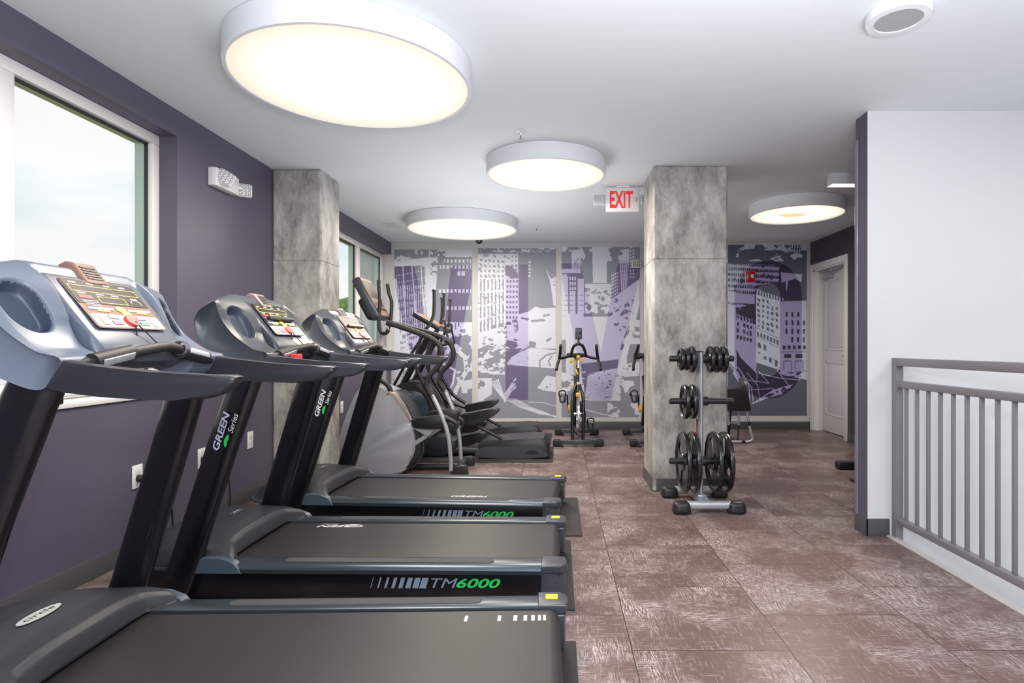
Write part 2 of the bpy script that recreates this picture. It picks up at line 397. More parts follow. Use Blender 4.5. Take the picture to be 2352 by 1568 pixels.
# outside: brick neighbour and trees
mb = bpy.data.materials.new('tan_brick'); mb.use_nodes = True; nt = mb.node_tree; bt = nt.nodes.new('ShaderNodeTexBrick')
bt.inputs['Color1'].default_value = (*lin((168, 140, 116)), 1); bt.inputs['Color2'].default_value = (*lin((146, 120, 100)), 1); bt.inputs['Mortar'].default_value = (*lin((190, 180, 165)), 1)
bt.inputs['Scale'].default_value = 1; bt.inputs['Brick Width'].default_value = .42; bt.inputs['Row Height'].default_value = .14; bt.inputs['Mortar Size'].default_value = .008
tcc = nt.nodes.new('ShaderNodeTexCoord'); mpp = nt.nodes.new('ShaderNodeMapping'); mpp.inputs['Rotation'].default_value = (R(90), 0, 0)
nt.links.new(tcc.outputs['Object'], mpp.inputs['Vector']); nt.links.new(mpp.outputs[0], bt.inputs['Vector']); nt.links.new(bt.outputs['Color'], nt.nodes['Principled BSDF'].inputs['Base Color'])
bm = NB(); box(bm, -4.75, 2, 14, 20, -4, 9); 
bld = obj('neighbour_building', bm, mb, None, smooth=0); tag(bld, 'tan brick building seen through the far window by the mural wall', 'building')
bm = NB(); box(bm, -60, 10, -30, 60, -4.2, -4); struct('ground', bm, mat('grass_ground', (96, 120, 70), .9), smooth=0)
ml = mat('leaf_green', (150, 185, 100), .8, var=.35, scale=6)
def tree(x, y, h, r, label):
    t = thing('tree', label, 'tree', (x, y, -4), 0, 'trees outside the windows')
    bm = NB(); tube(bm, [(0, 0, 0), (.05, 0, h * .7)], [.16, .09], 10); obj('trunk', bm, mat('bark', (92, 74, 60), .9), t)
    bm = NB()
    for i in range(9):
        a = i * 2.4; rr = r * random.uniform(.45, .7)
        c = Vector((math.cos(a) * r * .5, math.sin(a) * r * .5, h - r + random.uniform(-.4, .55) * r)) if i else Vector((0, 0, h - r * .6))
        v = bmesh.ops.create_icosphere(bm, subdivisions=4, radius=rr)['verts']
        for q in v: q.co = c + q.co * (1 + random.uniform(-.09, .09))
    obj('crown', bm, ml, t, smooth=0)
tree(-9.6, 13.0, 4.75, 1.9, 'pale green tree low outside the window behind the first treadmill')
tree(-7.3, 19.2, 6.6, 1.6, 'small green tree outside the far windows beside the brick building')
# ================================================================== PILLARS
mc = bpy.data.materials.new('cast_concrete'); mc.use_nodes = True; nt = mc.node_tree; b = nt.nodes['Principled BSDF']; L = nt.links.new
tc = node('ShaderNodeTexCoord')
def n3(scale, sc3, det=8, rough=.6):
    mp = node('ShaderNodeMapping'); mp.inputs['Scale'].default_value = sc3; L(tc.outputs['Object'], mp.inputs['Vector'])
    n = node('ShaderNodeTexNoise'); n.inputs['Scale'].default_value = scale; n.inputs['Detail'].default_value = det; n.inputs['Roughness'].default_value = rough
    n.inputs['Distortion'].default_value = .1
    L(mp.outputs[0], n.inputs['Vector']); return n.outputs['Fac']
r1 = node('ShaderNodeValToRGB'); e = r1.color_ramp.elements; e[0].position = .38; e[0].color = (*lin((122, 120, 117)), 1); e[1].position = .62; e[1].color = (*lin((196, 194, 189)), 1)
L(n3(5, (1, 1, .5), 12, .76), r1.inputs['Fac'])
r2 = node('ShaderNodeValToRGB'); e = r2.color_ramp.elements; e[0].position = .60; e[0].color = (0, 0, 0, 1); e[1].position = .70; e[1].color = (1, 1, 1, 1)
L(n3(13, (1.6, 1.6, .35), 10, .75), r2.inputs['Fac'])
mx = node('ShaderNodeMix', data_type='RGBA'); L(mth('MULTIPLY', r2.outputs['Color'], .45), mx.inputs[0]); L(r1.outputs['Color'], mx.inputs[6]); mx.inputs[7].default_value = (*lin((205, 203, 200)), 1)
r3 = node('ShaderNodeValToRGB'); e = r3.color_ramp.elements; e[0].position = .30; e[0].color = (1, 1, 1, 1); e[1].position = .36; e[1].color = (0, 0, 0, 1)
L(n3(26, (1, 1, .6), 6, .7), r3.inputs['Fac'])
mx2 = node('ShaderNodeMix', data_type='RGBA'); L(mth('MULTIPLY', r3.outputs['Color'], .5), mx2.inputs[0]); L(mx.outputs[2], mx2.inputs[6]); mx2.inputs[7].default_value = (*lin((120, 117, 113)), 1)
L(mx2.outputs[2], b.inputs['Base Color']); b.inputs['Roughness'].default_value = .55
bp = node('ShaderNodeBump'); bp.inputs['Strength'].default_value = .35; bp.inputs['Distance'].default_value = .004; L(n3(30, (1, 1, .6), 8), bp.inputs['Height']); L(bp.outputs[0], b.inputs['Normal'])
def pillar(x0, x1, y0, y1, label, base, zs=1.744):
    t = thing('concrete_pillar', label, 'pillar', ((x0 + x1) / 2, (y0 + y1) / 2, 0))
    hx, hy = (x1 - x0) / 2, (y1 - y0) / 2
    bm = NB()
    box(bm, -hx, hx, -hy, hy, 0.0005, zs - .004, .012, 1); box(bm, -hx, hx, -hy, hy, zs + .004, ZC - .0005, .012, 1)
    box(bm, -hx + .004, hx - .004, -hy + .004, hy - .004, zs - .02, zs + .02)
    obj('shaft', bm, mc, t, smooth=20)
    if base:
        bm = NB(); pts = [(-hx - .006, -hy + .03), (-hx + .03, -hy - .006), (hx - .03, -hy - .006), (hx + .006, -hy + .03), (hx + .006, hy + .006), (-hx - .006, hy + .006)]
        prism(bm, pts, 0.0005, .10, axis='z'); obj('baseboard', bm, M_base, t)
    return t
pillar(-2.19, -1.813, 4.49, 4.87, 'weathered concrete pillar standing against the purple window wall', False)
pillar(.726, 1.29, 4.40, 4.866, 'free-standing concrete pillar with grey baseboard behind the plate rack', True)

# ================================================================== CEILING LAMPS
M_lampbody = mat('white_lamp_drum', (228, 230, 236), .5)
M_lens = bpy.data.materials.new('lamp_diffuser'); M_lens.use_nodes = True; nt = M_lens.node_tree; b = nt.nodes['Principled BSDF']; L = nt.links.new
b.inputs['Base Color'].default_value = (.25, .22, .18, 1); b.inputs['Emission Color'].default_value = (1, .9, .74, 1); b.inputs['Emission Strength'].default_value = 1.0
tc = node('ShaderNodeTexCoord'); ln = node('ShaderNodeVectorMath', operation='LENGTH'); L(tc.outputs['Object'], ln.inputs[0])
mr = node('ShaderNodeMapRange'); mr.inputs[1].default_value = .45; mr.inputs[2].default_value = 1.0; mr.inputs[3].default_value = 1.7; mr.inputs[4].default_value = .80; L(ln.outputs['Value'], mr.inputs[0]); L(mr.outputs[0], b.inputs['Emission Strength'])
def drum(x, y, r, label, stained=False):
    t = thing('drum_ceiling_light', label, 'ceiling light', (x, y, ZC), 0)
    bm = NB(); lathe(bm, [(0, -.001), (r - .004, -.001), (r, -.004), (r, -.112), (r - .003, -.115), (r - .018, -.115), (r - .020, -.108), (r - .020, -.02), (0, -.02)], 96)
    obj('drum_housing', bm, M_lampbody, t)
    bm = NB(); lathe(bm, [(0, 0), (1, 0), (1, .01), (0, .01)], 96); d = obj('diffuser', bm, M_lens, t, loc=(0, 0, -.108)); d.scale = (r - .021, r - .021, .5)
    # a lamp inside that lights the room
    l = lamp('bulb', 'AREA', (0, 0, -.118), 50 * (r / .57) ** 2, r * 1.8, (1, .9, .77)); l.data.shape = 'DISK'; l.parent = t
    if stained:
        bm = NB(); lathe(bm, [(0, 0), (.10, 0), (.10, .0005), (0, .0005)], 32)
        s = obj('stain', bm, mat('amber_stain', (240, 190, 90), .5, emit=((1, .78, .4), .85)), t, loc=(-.04, 0, -.1095)); s.scale = (1.3, .8, 1)
        s['label'] = 'amber stained spot on the diffuser'
    return t
drum(-.971, 2.799, .557, 'large round white drum light above the near treadmills')
drum(-.079, 4.300, .4388, 'round white drum light between the first lamp and the exit sign')
drum(-1.018, 6.298, .589, 'wide round drum light nearest the far mural wall')
drum(2.293, 5.585, .4368, 'round drum light with an amber stain, right of the pillar', True)
t = thing('linear_ceiling_light', 'slim rectangular white ceiling light half hidden behind the white partition', 'ceiling light', (2.157, 4.567, ZC))
bm = NB(); box(bm, 0, 1.1, 0, .10, -.09, -.001, .002); obj('housing', bm, M_lampbody, t)
bm = NB(); box(bm, .005, 1.095, .006, .094, -.093, -.0885); obj('diffuser', bm, mat('strip_diffuser', (255, 240, 225), .5, emit=((1, .9, .8), 1.6)), t, smooth=0)

# ceiling speaker, vent, sprinklers, dome camera
t = thing('ceiling_speaker', 'round white ceiling speaker with grey grille, alone above the stair railing', 'speaker', (1.392, 2.379, ZC))
bm = NB(); lathe(bm, [(0, -.001), (.122, -.001), (.122, -.030), (.118, -.036), (.09, -.038), (.088, -.032), (0, -.032)], 64); obj('housing', bm, M_lampbody, t)
bm = NB(); lathe(bm, [(0, -.034), (.0875, -.034), (.0875, -.0325), (0, -.0325)], 48); obj('grille', bm, mat('speaker_grille', (170, 172, 176), .6, bump=.6, scale=900), t)
t = thing('air_vent', 'small white ceiling vent over the far windows', 'vent', (-1.86, 6.5, ZC))
bm = NB(); 
for a in ((-.10, .10, -.16, -.13), (-.10, .10, .13, .16), (-.10, -.07, -.13, .13), (.07, .10, -.13, .13)): box(bm, *a, -.010, -.001, .002)
for k in range(7): box(bm, -.07, .07, -.12 + k * .036, -.108 + k * .036, -.010, -.004)
obj('grille_frame', bm, mat('vent_white', (225, 227, 225), .5), t)
bm = NB(); box(bm, -.07, .07, -.13, .13, -.003, -.001); obj('vent_duct', bm, mat('vent_dark', (120, 122, 120), .7), t, smooth=0)
def sprinkler(x, y, label):
    t = thing('fire_sprinkler', label, 'sprinkler', (x, y, ZC), 0)
    bm = NB(); lathe(bm, [(0, -.001), (.034, -.001), (.034, -.005), (.014, -.010), (.011, -.026), (0, -.026)], 28)
    tube(bm, [(-.010, 0, -.025), (-.013, 0, -.036), (-.004, 0, -.048)], .0022, 8, 3); tube(bm, [(.010, 0, -.025), (.013, 0, -.036), (.004, 0, -.048)], .0022, 8, 3)
    obj('escutcheon', bm, mat('sprinkler_white', (222, 222, 226), .3), t)
    bm = NB(); lathe(bm, [(0, -.050), (.017, -.050), (.017, -.0525), (0, -.0525)], 20); obj('deflector', bm, M_chrome, t)
    bm = NB(); lathe(bm, [(0, -.026), (.003, -.026), (.003, -.048), (0, -.048)], 10); obj('glass_bulb', bm, mat('bulb_red', (120, 60, 60), .3), t)
sprinkler(-.229, 3.704, 'white pendant fire sprinkler in front of the middle drum light')
sprinkler(-.23, 6.6, 'small distant fire sprinkler right of the far drum light')
t = thing('dome_camera', 'small dark ceiling dome camera hanging behind the far drum light', 'camera', (-.98, 7.35, ZC))
bm = NB(); lathe(bm, [(0, -.001), (.055, -.001), (.055, -.02), (.045, -.03), (0, -.03)], 32); obj('mount', bm, M_lampbody, t)
bm = NB(); lathe(bm, [(.046, -.028), (.045, -.045), (.034, -.066), (.018, -.078), (0, -.082)], 32); obj('dome', bm, mat('smoked_dome', (50, 44, 44), .1, coat=1), t)

# ================================================================== WALL FITTINGS
def led_head(parent, mx):
    bm = NB(); v = box(bm, -.052, .052, -.046, .046, -.016, .012, .014, 3); bmesh.ops.transform(bm, matrix=mx, verts=bm.verts)
    h = obj('lamp_head', bm, mat('lens_white', (218, 218, 224), .3), parent)
    bm = NB()
    for i in range(4):
        for j in range(4):
            lathe(bm, [(0, .016), (.007, .015), (.010, .0125)], 10, mx @ Matrix.Translation((-.034 + i * .0225, -.03 + j * .02, 0)))
    obj('led_lens', bm, mat('led_lens', (196, 198, 208), .08, metal=.5), h)
t = thing('emergency_light', 'twin-head white emergency light on the purple wall', 'emergency light', (XL, 3.79, 2.166))
bm = NB(); box(bm, .0005, .055, -.135, .135, -.058, .058, .008); obj('housing', bm, mat('fitting_white', (228, 226, 230), .35), t)
led_head(t, frame_mx((.085, -.085, .0), (.86, .5, 0), (.1, .1, .95)) @ Matrix.Rotation(R(-28), 4, 'Z'))
led_head(t, frame_mx((.052, .195, -.005), (.8, .6, 0), (0, 0, 1)))
bm = NB(); tube(bm, [(.03, -.03, 0), (.075, -.02, 0)], .014, 12); tube(bm, [(.03, -.03, 0), (.03, .13, 0), (.05, .17, 0)], .012, 12); obj('swivel', bm, mat('fitting_white', (228, 226, 230)), t)

ye = 4.95; c = at(1430.5, 458, ye)
t = thing('exit_sign', 'white EXIT sign with red letters hanging left of the centre pillar', 'exit sign', (c.x, ye, c.z))
bm = NB(); box(bm, -.143, .143, 0, .045, -.104, .104, .012, 3); obj('housing', bm, mat('fitting_white', (228, 226, 230)), t)
bm = NB(); box(bm, -.055, .055, -.0, .05, .104, ZC - c.z - .001, .004); obj('ceiling_canopy', bm, mat('fitting_white', (228, 226, 230)), t)
M_exit = mat('exit_red', (226, 44, 38), .4, emit=((.8, .03, .02), .25))
text('exit_letters', 'EXIT', .145, M_exit, t, (-.012, -.0012, -.072), (1, 0, 0), (0, 0, 1), width=.196, bold=.03, align='CENTER')
bm = NB(); prism(bm, [(.103, .02), (.112, .02), (.127, 0), (.112, -.02), (.103, -.02), (.117, 0)], -.0015, -.0005); obj('chevron', bm, M_exit, t, smooth=0)
led_head(t, frame_mx((-.197, .02, 0), (1, 0, 0), (0, 0, 1))); led_head(t, frame_mx((.20, .02, 0), (1, 0, 0), (0, 0, 1)))
bm = NB(); tube(bm, [(-.15, .02, 0), (.15, .02, 0)], .012, 10); obj('swivel', bm, mat('fitting_white', (228, 226, 230)), t)

t = thing('fire_alarm', 'red fire alarm strobe mounted on the O mural panel', 'fire alarm', (2.551, YB - .012, 2.01))
bm = NB(); box(bm, -.066, .066, -.012, .0, -.078, .078, .006); obj('backplate', bm, mat('pale_pink_plate', (224, 180, 185), .4), t)
bm = NB(); box(bm, -.058, .058, -.045, -.012, -.07, .07, .012, 3); obj('body', bm, mat('alarm_red', (170, 22, 34), .3), t)
bm = NB(); box(bm, -.005, .036, -.062, -.045, -.02, .03, .008, 3); obj('strobe_lens', bm, mat('strobe', (210, 205, 215), .1), t)
text('alarm_word', 'FIRE', .011, M_inkw, t, (-.046, -.0458, -.02), (0, 0, 1), (-1, 0, 0), bold=.01)

t = thing('wall_chime', 'small cream louvred chime box high beside the centre pillar', 'wall chime', (1.05, YB - .005, 2.18))
bm = NB(); box(bm, -.065, .065, -.035, 0, -.055, .055, .006); obj('body', bm, mat('chime_cream', (196, 202, 196), .4), t)
bm = NB()
for i in range(4):
    for j in range(2): box(bm, -.045 + i * .025, -.032 + i * .025, -.038, -.034, -.035 + j * .038, -.005 + j * .038)
obj('louvre', bm, mat('chime_slot', (120, 128, 122), .5), t, smooth=0)

def outlet(y, z, label, plug, rock=False):
    t = thing('wall_outlet', label, 'outlet', (XL, y, z))
    bm = NB(); box(bm, .0005, .007, -.037, .037, -.06, .06, .003); obj('cover_plate', bm, M_outlet, t)
    bm = NB()
    for s in (-1, 1):
        box(bm, .007, .009, -.017, .017, s * .022 - .015, s * .022 + .015, .002, mi=0)
    obj('receptacle', bm, mat('receptacle', (214, 212, 214), .4), t)
    if plug:
        p = thing('power_cord', 'black power cord plugged into the ' + plug, 'power cord', (XL, y, z), 0)
        bm = NB(); lathe(bm, [(0, 0), (.019, 0), (.019, .014), (.012, .022), (.009, .045), (.005, .05), (0, .05)], 20, frame_mx((.0095, 0, -.01), (0, 1, 0), (0, 0, 1))); obj('plug', bm, M_rubber, p)
        bm = NB(); tube(bm, [(.052, 0, -.01), (.085, .01, -.015), (.13, .05, -.08), (.135, .08, -.25), (.12, .10, -z + .012), (.16, .2, -z + .009), (.10, .32, -z + .009)], .0045, 8, 8); obj('cord', bm, M_rubber, p)
outlet(3.04, .42, 'wall outlet below the big window with a black plug in it', 'outlet below the big window')
outlet(3.59, .41, 'wall outlet half hidden behind the upright marked GREEN', 'outlet half hidden by the GREEN upright')
outlet(4.16, .43, 'empty white wall outlet just before the concrete pillar', None)
outlet(5.93, .476, 'distant outlet beneath the far windows past the concrete pillar', None)

# ================================================================== RAILING
rl = thing('stair_railing', 'grey metal balustrade along the stair opening', 'railing', (1.96, YS, 0))
bm = NB(); box(bm, -.022, .022, -.045, -.002, -.02, 1.03, .004); obj('post', bm, M_railpaint, rl)
for nm, z0, z1, hw in (('top_rail', .985, 1.03, .022), ('middle_rail', .862, .90, .018), ('bottom_rail', .083, .12, .018)):
    bm = NB(); box(bm, -hw, hw, -3.3, -.0455, z0, z1, .004); obj(nm, bm, M_railpaint, rl)
bm = NB(); box(bm, -.008, .008, -.008, .008, .1205, .8615, .001); bal = obj('baluster', bm, M_railpaint, rl, loc=(0, 3.271 - YS, 0))
for i in range(1, 24):
    c_ = bal.copy(); C.objects.link(c_); c_.parent = rl; c_.location = (0, 3.271 - YS - .0968 * i, 0)

# ================================================================== PLATE RACK
rk = thing('plate_rack', 'silver weight plate tree with three rows of pegs by the pillar', 'weight rack', (1.0, 4.03, 0))
def rloc(x, y): return x - 1.0, y - 4.03
bm = NB(); tube(bm, [(-.013, .0, .08), (-.013, .0, 1.055)], .0215, 24, sy=2.3, up=(0, 1, 0)); obj('post', bm, M_silver, rk)
bm = NB(); tube(bm, [(-.013, 0, 1.055), (-.013, 0, 1.064)], .0225, 24, sy=2.25, up=(0, 1, 0)); obj('post_cap', bm, M_black, rk)
bm = NB(); box(bm, -.0360, -.0340, -.024, .006, .43, .60); box(bm, -.0362, -.0338, -.024, .006, .60, .62, mi=1); o = obj('warning_label', bm, None, rk, smooth=0, keepmats=[mat('label_red', (176, 70, 60), .5), M_inkw])
for yy in (-.19, .22):
    bm = NB(); tube(bm, [(-.16, yy, .052), (.16, yy, .052)], .027, 18, sy=1.0, power=.8); obj('base_tube', bm, M_silver, rk)
bm = NB(); prism(bm, [(-.055, -.20), (.02, -.20), (.03, .2), (-.06, .2)], .045, .072, .004, axis='z'); box(bm, -.042, .019, -.06, .06, .05, .086, .006)
for sx_ in (-.05, .014):
    for sy_ in (-.07, .07): lathe(bm, [(0, .072), (.009, .072), (.009, .08), (0, .08)], 8, Matrix.Translation((sx_ * .8 - .004, sy_ * 1.3, 0)))
obj('base_plate', bm, M_silver, rk)
for sx_ in (-1, 1):
    for yy in (-.19, .22):
        bm = NB(); box(bm, -.056, .056, -.047, .047, .0005, .080, .030, 4)
        for v in bm.verts:
            k = 1 + .30 * max(0, (.035 - v.co.z) / .035); v.co.x *= k; v.co.y *= k
        obj('foot_cap', bm, M_black, rk, loc=(sx_ * .180, yy, 0))
pegs = (1.012, .719, .305)
for z in pegs:
    bm = NB()
    tube(bm, [(-.223, 0, z), (-.219, 0, z), (.217, 0, z), (.221, 0, z)], [.017, .021, .021, .017], 18)
    tube(bm, [(-.043, 0, z), (.042, 0, z)], .032, 18)
    obj('peg', bm, M_black, rk)
# plates
def make_plate(r):
    """three-hole tri-grip plate, axis along x"""
    bm = NB(); th = .016
    ri = r * .80; rh = .0265; rb = max(.045, r * .30)
    seg = 72
    lathe(bm, [(ri, -.008), (r - .016, -.008), (r - .008, -.016), (r - .002, -.011), (r, 0), (r - .002, .011), (r - .008, .016), (r - .016, .008), (ri, .008), (ri, -.008)], seg)
    lathe(bm, [(rh, -.013), (rb - .006, -.015), (rb, -.008), (rb, .008), (rb - .006, .015), (rh, .013), (rh, -.013)], 40)
    nsp = 3
    for k in range(nsp):
        a0 = 2 * PI * k / nsp + PI / 2
        wa, wb = (.34, .78) if r > .15 else (.62, .86)
        pts = []
        n = 6
        for j in range(n + 1): a = a0 - wa * 1.6 + 2 * wa * 1.6 * j / n; pts.append((rb * .96 * math.cos(a), rb * .96 * math.sin(a)))
        for j in range(n + 1): a = a0 + wb - 2 * wb * j / n; pts.append((ri * 1.01 * math.cos(a), ri * 1.01 * math.sin(a)))
        prism(bm, pts, -.0055, .0055, axis='z')
    mx = Matrix.Rotation(R(90), 4, 'Y'); bmesh.ops.transform(bm, matrix=mx, verts=bm.verts)
    me_o = obj('weight_plate', bm, M_plate, None)
    # raised digits on the face
    return me_o
plist = [(.209, [(.875, 2, 'large black weight plate, outer one on the lower left peg'), (.94, 2, 'large black weight plate next to the post on the lower left peg'),
                 (1.085, 2, 'large black weight plate beside the post on the lower right peg'), (1.157, 2, 'large black weight plate, outermost on the lower right peg')]),
         (.120, [(.886, 1, 'medium black weight plate, outer of two on the middle peg'), (.936, 1, 'medium black weight plate, inner of two on the middle peg')]),
         (.094, [(1.06, 0, 'small black plate right of the post on the top peg, inner of three'), (1.104, 0, 'small black plate right of the post on the top peg, middle of three'), (1.15, 0, 'small black plate right of the post on the top peg, outer of three'),
                 (.932, 0, 'small black plate left of the post on the top peg, beside the post')]),
         (.078, [(.859, 0, 'smallest black plate at the outer end of the top left peg'), (.895, 0, 'smallest black plate between its neighbours on the top left peg')])]
first = None
for r_, items in plist:
    base_p = None
    for x, pi_, lab in items:
        # the plate hangs on the peg: bore rests on the peg top
        if base_p is None: p = base_p = make_plate(r_)
        else: p = base_p.copy(); C.objects.link(p)
        p.location = (x, 4.03, pegs[pi_] - .0053); p.rotation_euler = (R(random.uniform(-30, 30)), 0, 0)
        if r_ < .1: p.scale = (.95, 1, 1)
        tag(p, lab, 'weight plate', 'weight plates on the rack')
# ================================================================== TREADMILLS
S = 1.089
XC = -.68
def tz(z): return 1.1 + S * (z - 1.1)
def tx(x): return S * x - XC
def T3(x, y, z): return Vector((tx(x), S * y, tz(z)))
side_loop = [(-1.108, 1.067), (-1.165, 1.089), (-1.235, 1.140), (-1.283, 1.200), (-1.300, 1.242), (-1.312, 1.270), (-1.350, 1.252), (-1.378, 1.228), (-1.390, 1.185), (-1.368, 1.12), (-1.308, 1.06), (-1.24, 1.028), (-1.15, 1.003)]
ridge_loop = [(-1.118, 1.066), (-1.170, 1.099), (-1.198, 1.146), (-1.208, 1.182), (-1.250, 1.258), (-1.325, 1.310), (-1.370, 1.288), (-1.392, 1.242), (-1.396, 1.185), (-1.37, 1.12), (-1.31, 1.06), (-1.245, 1.030), (-1.155, 1.010)]
mid_loop = [(-1.250, 1.070), (-1.235, 1.10), (-1.230, 1.14), (-1.240, 1.18), (-1.268, 1.235), (-1.312, 1.308), (-1.362, 1.290), (-1.390, 1.245), (-1.396, 1.185), (-1.37, 1.12), (-1.33, 1.075), (-1.29, 1.055), (-1.265, 1.055)]
def make_console_shell(parent, msh):
    KS = 24
    def cl(l): return cr_resample([(a, 0, b_) for a, b_ in l], KS, closed=True)
    SL, RL, ML = cl(side_loop), cl(ridge_loop), cl(mid_loop)
    st = [(-.325, 0, .985), (-.330, 0, 1.0), (-.324, .06, 1), (-.312, .25, 1)]
    st += [(-.312 + .124 * k / 110, .25 + .75 * k / 110, 1) for k in range(1, 111)]
    st += [(-.184, 1.15, 1), (-.180, 1.6, 1), (-.176, 2, 1), (-.16, 2, 1), (-.15, 2, 1), (-.08, 2, 1), (0, 2, 1)]
    st = st + [(-a, b_, c) for a, b_, c in st[-2::-1]]
    bm = NB(); rings = []; n = len(SL); rec = {}
    for y, k, shr in st:
        ring = []
        for i in range(n):
            if k <= 1: p = SL[i].lerp(RL[i], k)
            else: p = RL[i].lerp(ML[i], k - 1)
            if shr < 1: p = Vector((-1.27, 0, 1.15)).lerp(p, .985)
            s = i / KS
            d = abs((abs(y) - .262 - .004 * (s - 2.9)) / .043) ** 2.4 + abs((s - 2.95) / 1.15) ** 2.6
            dep = 0
            if d < 1.15 and k <= 1.2: q_ = min(1, max(0, (1.15 - d) / .62)); dep = .032 * q_ * q_ * (3 - 2 * q_)
            q = T3(p.x - dep * .72, y, p.z - dep * .69)
            v = bm.verts.new(q); ring.append(v)
            if dep > .006: rec[v] = 1
        rings.append(ring)
    for a, b_ in zip(rings[:-1], rings[1:]):
        for j in range(n):
            f = bm.faces.new((a[j], a[(j + 1) % n], b_[(j + 1) % n], b_[j]))
            if sum(1 for v in f.verts if v in rec) >= 3: f.material_index = 1
    bm.faces.new(rings[0][::-1]); bm.faces.new(rings[-1])
    return obj('console_shell', bm, None, parent, smooth=75, keepmats=[msh, M_recess])
hand_prof = [(-1.108, 1.068), (-1.06, 1.058), (-.993, 1.050), (-.93, 1.043), (-.869, 1.039), (-.80, 1.035), (-.740, 1.034), (-.724, 1.030), (-.731, 1.018), (-.742, 1.005), (-.760, .992), (-.795, .981), (-.86, .978), (-.944, .981), (-1.02, .986), (-1.092, .995), (-1.15, 1.002)]
def make_treadmill(name_label, root, rz, kind):
    t = thing('treadmill', name_label, 'treadmill', (XC, root, 0), rz, 'row of treadmills')
    make_console_shell(t, M_grey_shade if kind else M_grey)
    for sg in (-1, 1):
        bm = NB(); prism(bm, [(tx(a), tz(b_)) for a, b_ in hand_prof], sg * S * .330, sg * S * .284, .010, 3); obj('handrail', bm, M_greydark if kind else M_rail0, t, smooth=40)
        bm = NB(); tube(bm, [T3(-1.482, sg * .3235, .1), T3(-1.41, sg * .3235, .315), T3(-1.288, sg * .315, .71), T3(-1.203, sg * .297, .975), T3(-1.183, sg * .290, 1.03)], .058 * S, 28, sy=.50, up=(0, 1, 0), power=.75)
        up = obj('upright', bm, M_blackgloss, t, smooth=40)
        bm = NB(); box(bm, tx(-1.19), tx(-1.145), sg * S * .292 - .02, sg * S * .292 + .02, tz(.965), tz(1.0), .004)
        for k in (0, 1): lathe(bm, [(0, 0), (.008, 0), (.008, .005), (0, .005)], 10, frame_mx((tx(-1.18 + k * .022), sg * S * .292 - .021, tz(.985 - k * .006)), (1, 0, 0), (0, 0, 1)))
        obj('bolt_bracket', bm, M_black, t)
    # display head
    bl = NB(); U = (T3(-1.205, 0, 1.150) - T3(-1.320, 0, 1.288)); L0 = U.length; dn = U.normalized(); nrm = Vector((-dn.z, 0, dn.x)); nrm = nrm if nrm.x > 0 else -nrm
    prof = [(a_ + .032, b_ - .022) for a_, b_ in [(-1.335, 1.312), (-1.312, 1.298), (-1.197, 1.152), (-1.176, 1.128), (-1.166, 1.10), (-1.172, 1.080), (-1.20, 1.062), (-1.26, 1.055), (-1.31, 1.08), (-1.36, 1.25)]]
    prism(bl, [(tx(a), tz(b_)) for a, b_ in prof], -S * .176, S * .176, .020, 5); hd = obj('display_head', bl, M_head if kind else mat('blue_slate_head', (84, 91, 106), .32, bump=.04, scale=300), t, smooth=40)
    # faceplate frame of reference: origin at top near corner, u to +Y? seen from +X: right = +Y
    o0 = T3(-1.2825, 0, 1.2790) + nrm * .0012
    def fp(yv, s): return o0 + Vector((0, yv, 0)) + dn * s          # yv across, s downwards
    def patch(nm, m, y0, y1, s0, s1, par, lift=.0008, round_=0.0, thick=.0012):
        bmq = NB(); hw, hh = (y1 - y0) / 2, (s1 - s0) / 2; pts = []
        if round_:
            for cx_, cy_, a0 in ((hw - round_, hh - round_, 0), (-hw + round_, hh - round_, 90), (-hw + round_, -hh + round_, 180), (hw - round_, -hh + round_, 270)):
                for k in range(6): a = R(a0 + k * 18); pts.append((cx_ + round_ * math.cos(a), cy_ + round_ * math.sin(a)))
        else: pts = [(-hw, -hh), (hw, -hh), (hw, hh), (-hw, hh)]
        prism(bmq, pts, 0, thick, axis='z'); bmesh.ops.transform(bmq, matrix=frame_mx(fp((y0 + y1) / 2, (s0 + s1) / 2) + nrm * lift, (0, 1, 0), -dn), verts=bmq.verts)
        return obj(nm, bmq, m, par, smooth=0)
    fw = .147; LL = L0
    plate = patch('faceplate', M_black if kind == 1 else M_brownface, -fw, fw, .004, LL * .97, t, 0, .012)
    scr = patch('display_screen', M_screen, -fw + .004, fw - .004, .008, LL * .50, t, .0014, .004)
    key = patch('keypad', M_key, -fw + .006, fw - .006, LL * .70, LL * .955, t, .0014, .012)
    if kind != 2:
        bmq = NB()
        def line(y0, y1, s0, s1):
            prism(bmq, [(y0, -s0), (y1, -s0), (y1, -s1), (y0, -s1)], .0028, .0034, axis='z')
        for yy0, yy1, ss0, ss1 in ((-fw + .012, fw - .012, .030, .055), (-.055, .055, .068, LL * .48)):
            line(yy0, yy1, ss0, ss0 + .0022); line(yy0, yy1, ss1 - .0022, ss1); line(yy0, yy0 + .0022, ss0, ss1); line(yy1 - .0022, yy1, ss0, ss1)
        bmesh.ops.transform(bmq, matrix=frame_mx(o0, (0, 1, 0), -dn), verts=bmq.verts); obj('display_outline', bmq, mat('gold_print', (222, 198, 96), .4), scr, smooth=0)
        bmq = NB()
        for yy in (-.12, -.055, .01, .075): line(yy, yy + .026, .018, .023)
        for yy in (-.12, -.05, .01): line(yy, yy + .03, .059, .063)
        line(.085, .115, .064, .068)
        for k in range(4): line(-.125, -.068, .088 + k * .006, .090 + k * .006)
        tube(bmq, [(.078, -.085, .0032), (.083, -.074, .0032), (.098, -.070, .0032), (.115, -.076, .0032), (.118, -.09, .0032)], .0012, 6, 3)
        bmesh.ops.transform(bmq, matrix=frame_mx(o0, (0, 1, 0), -dn), verts=bmq.verts); obj('display_print', bmq, M_inkw, scr, smooth=0)
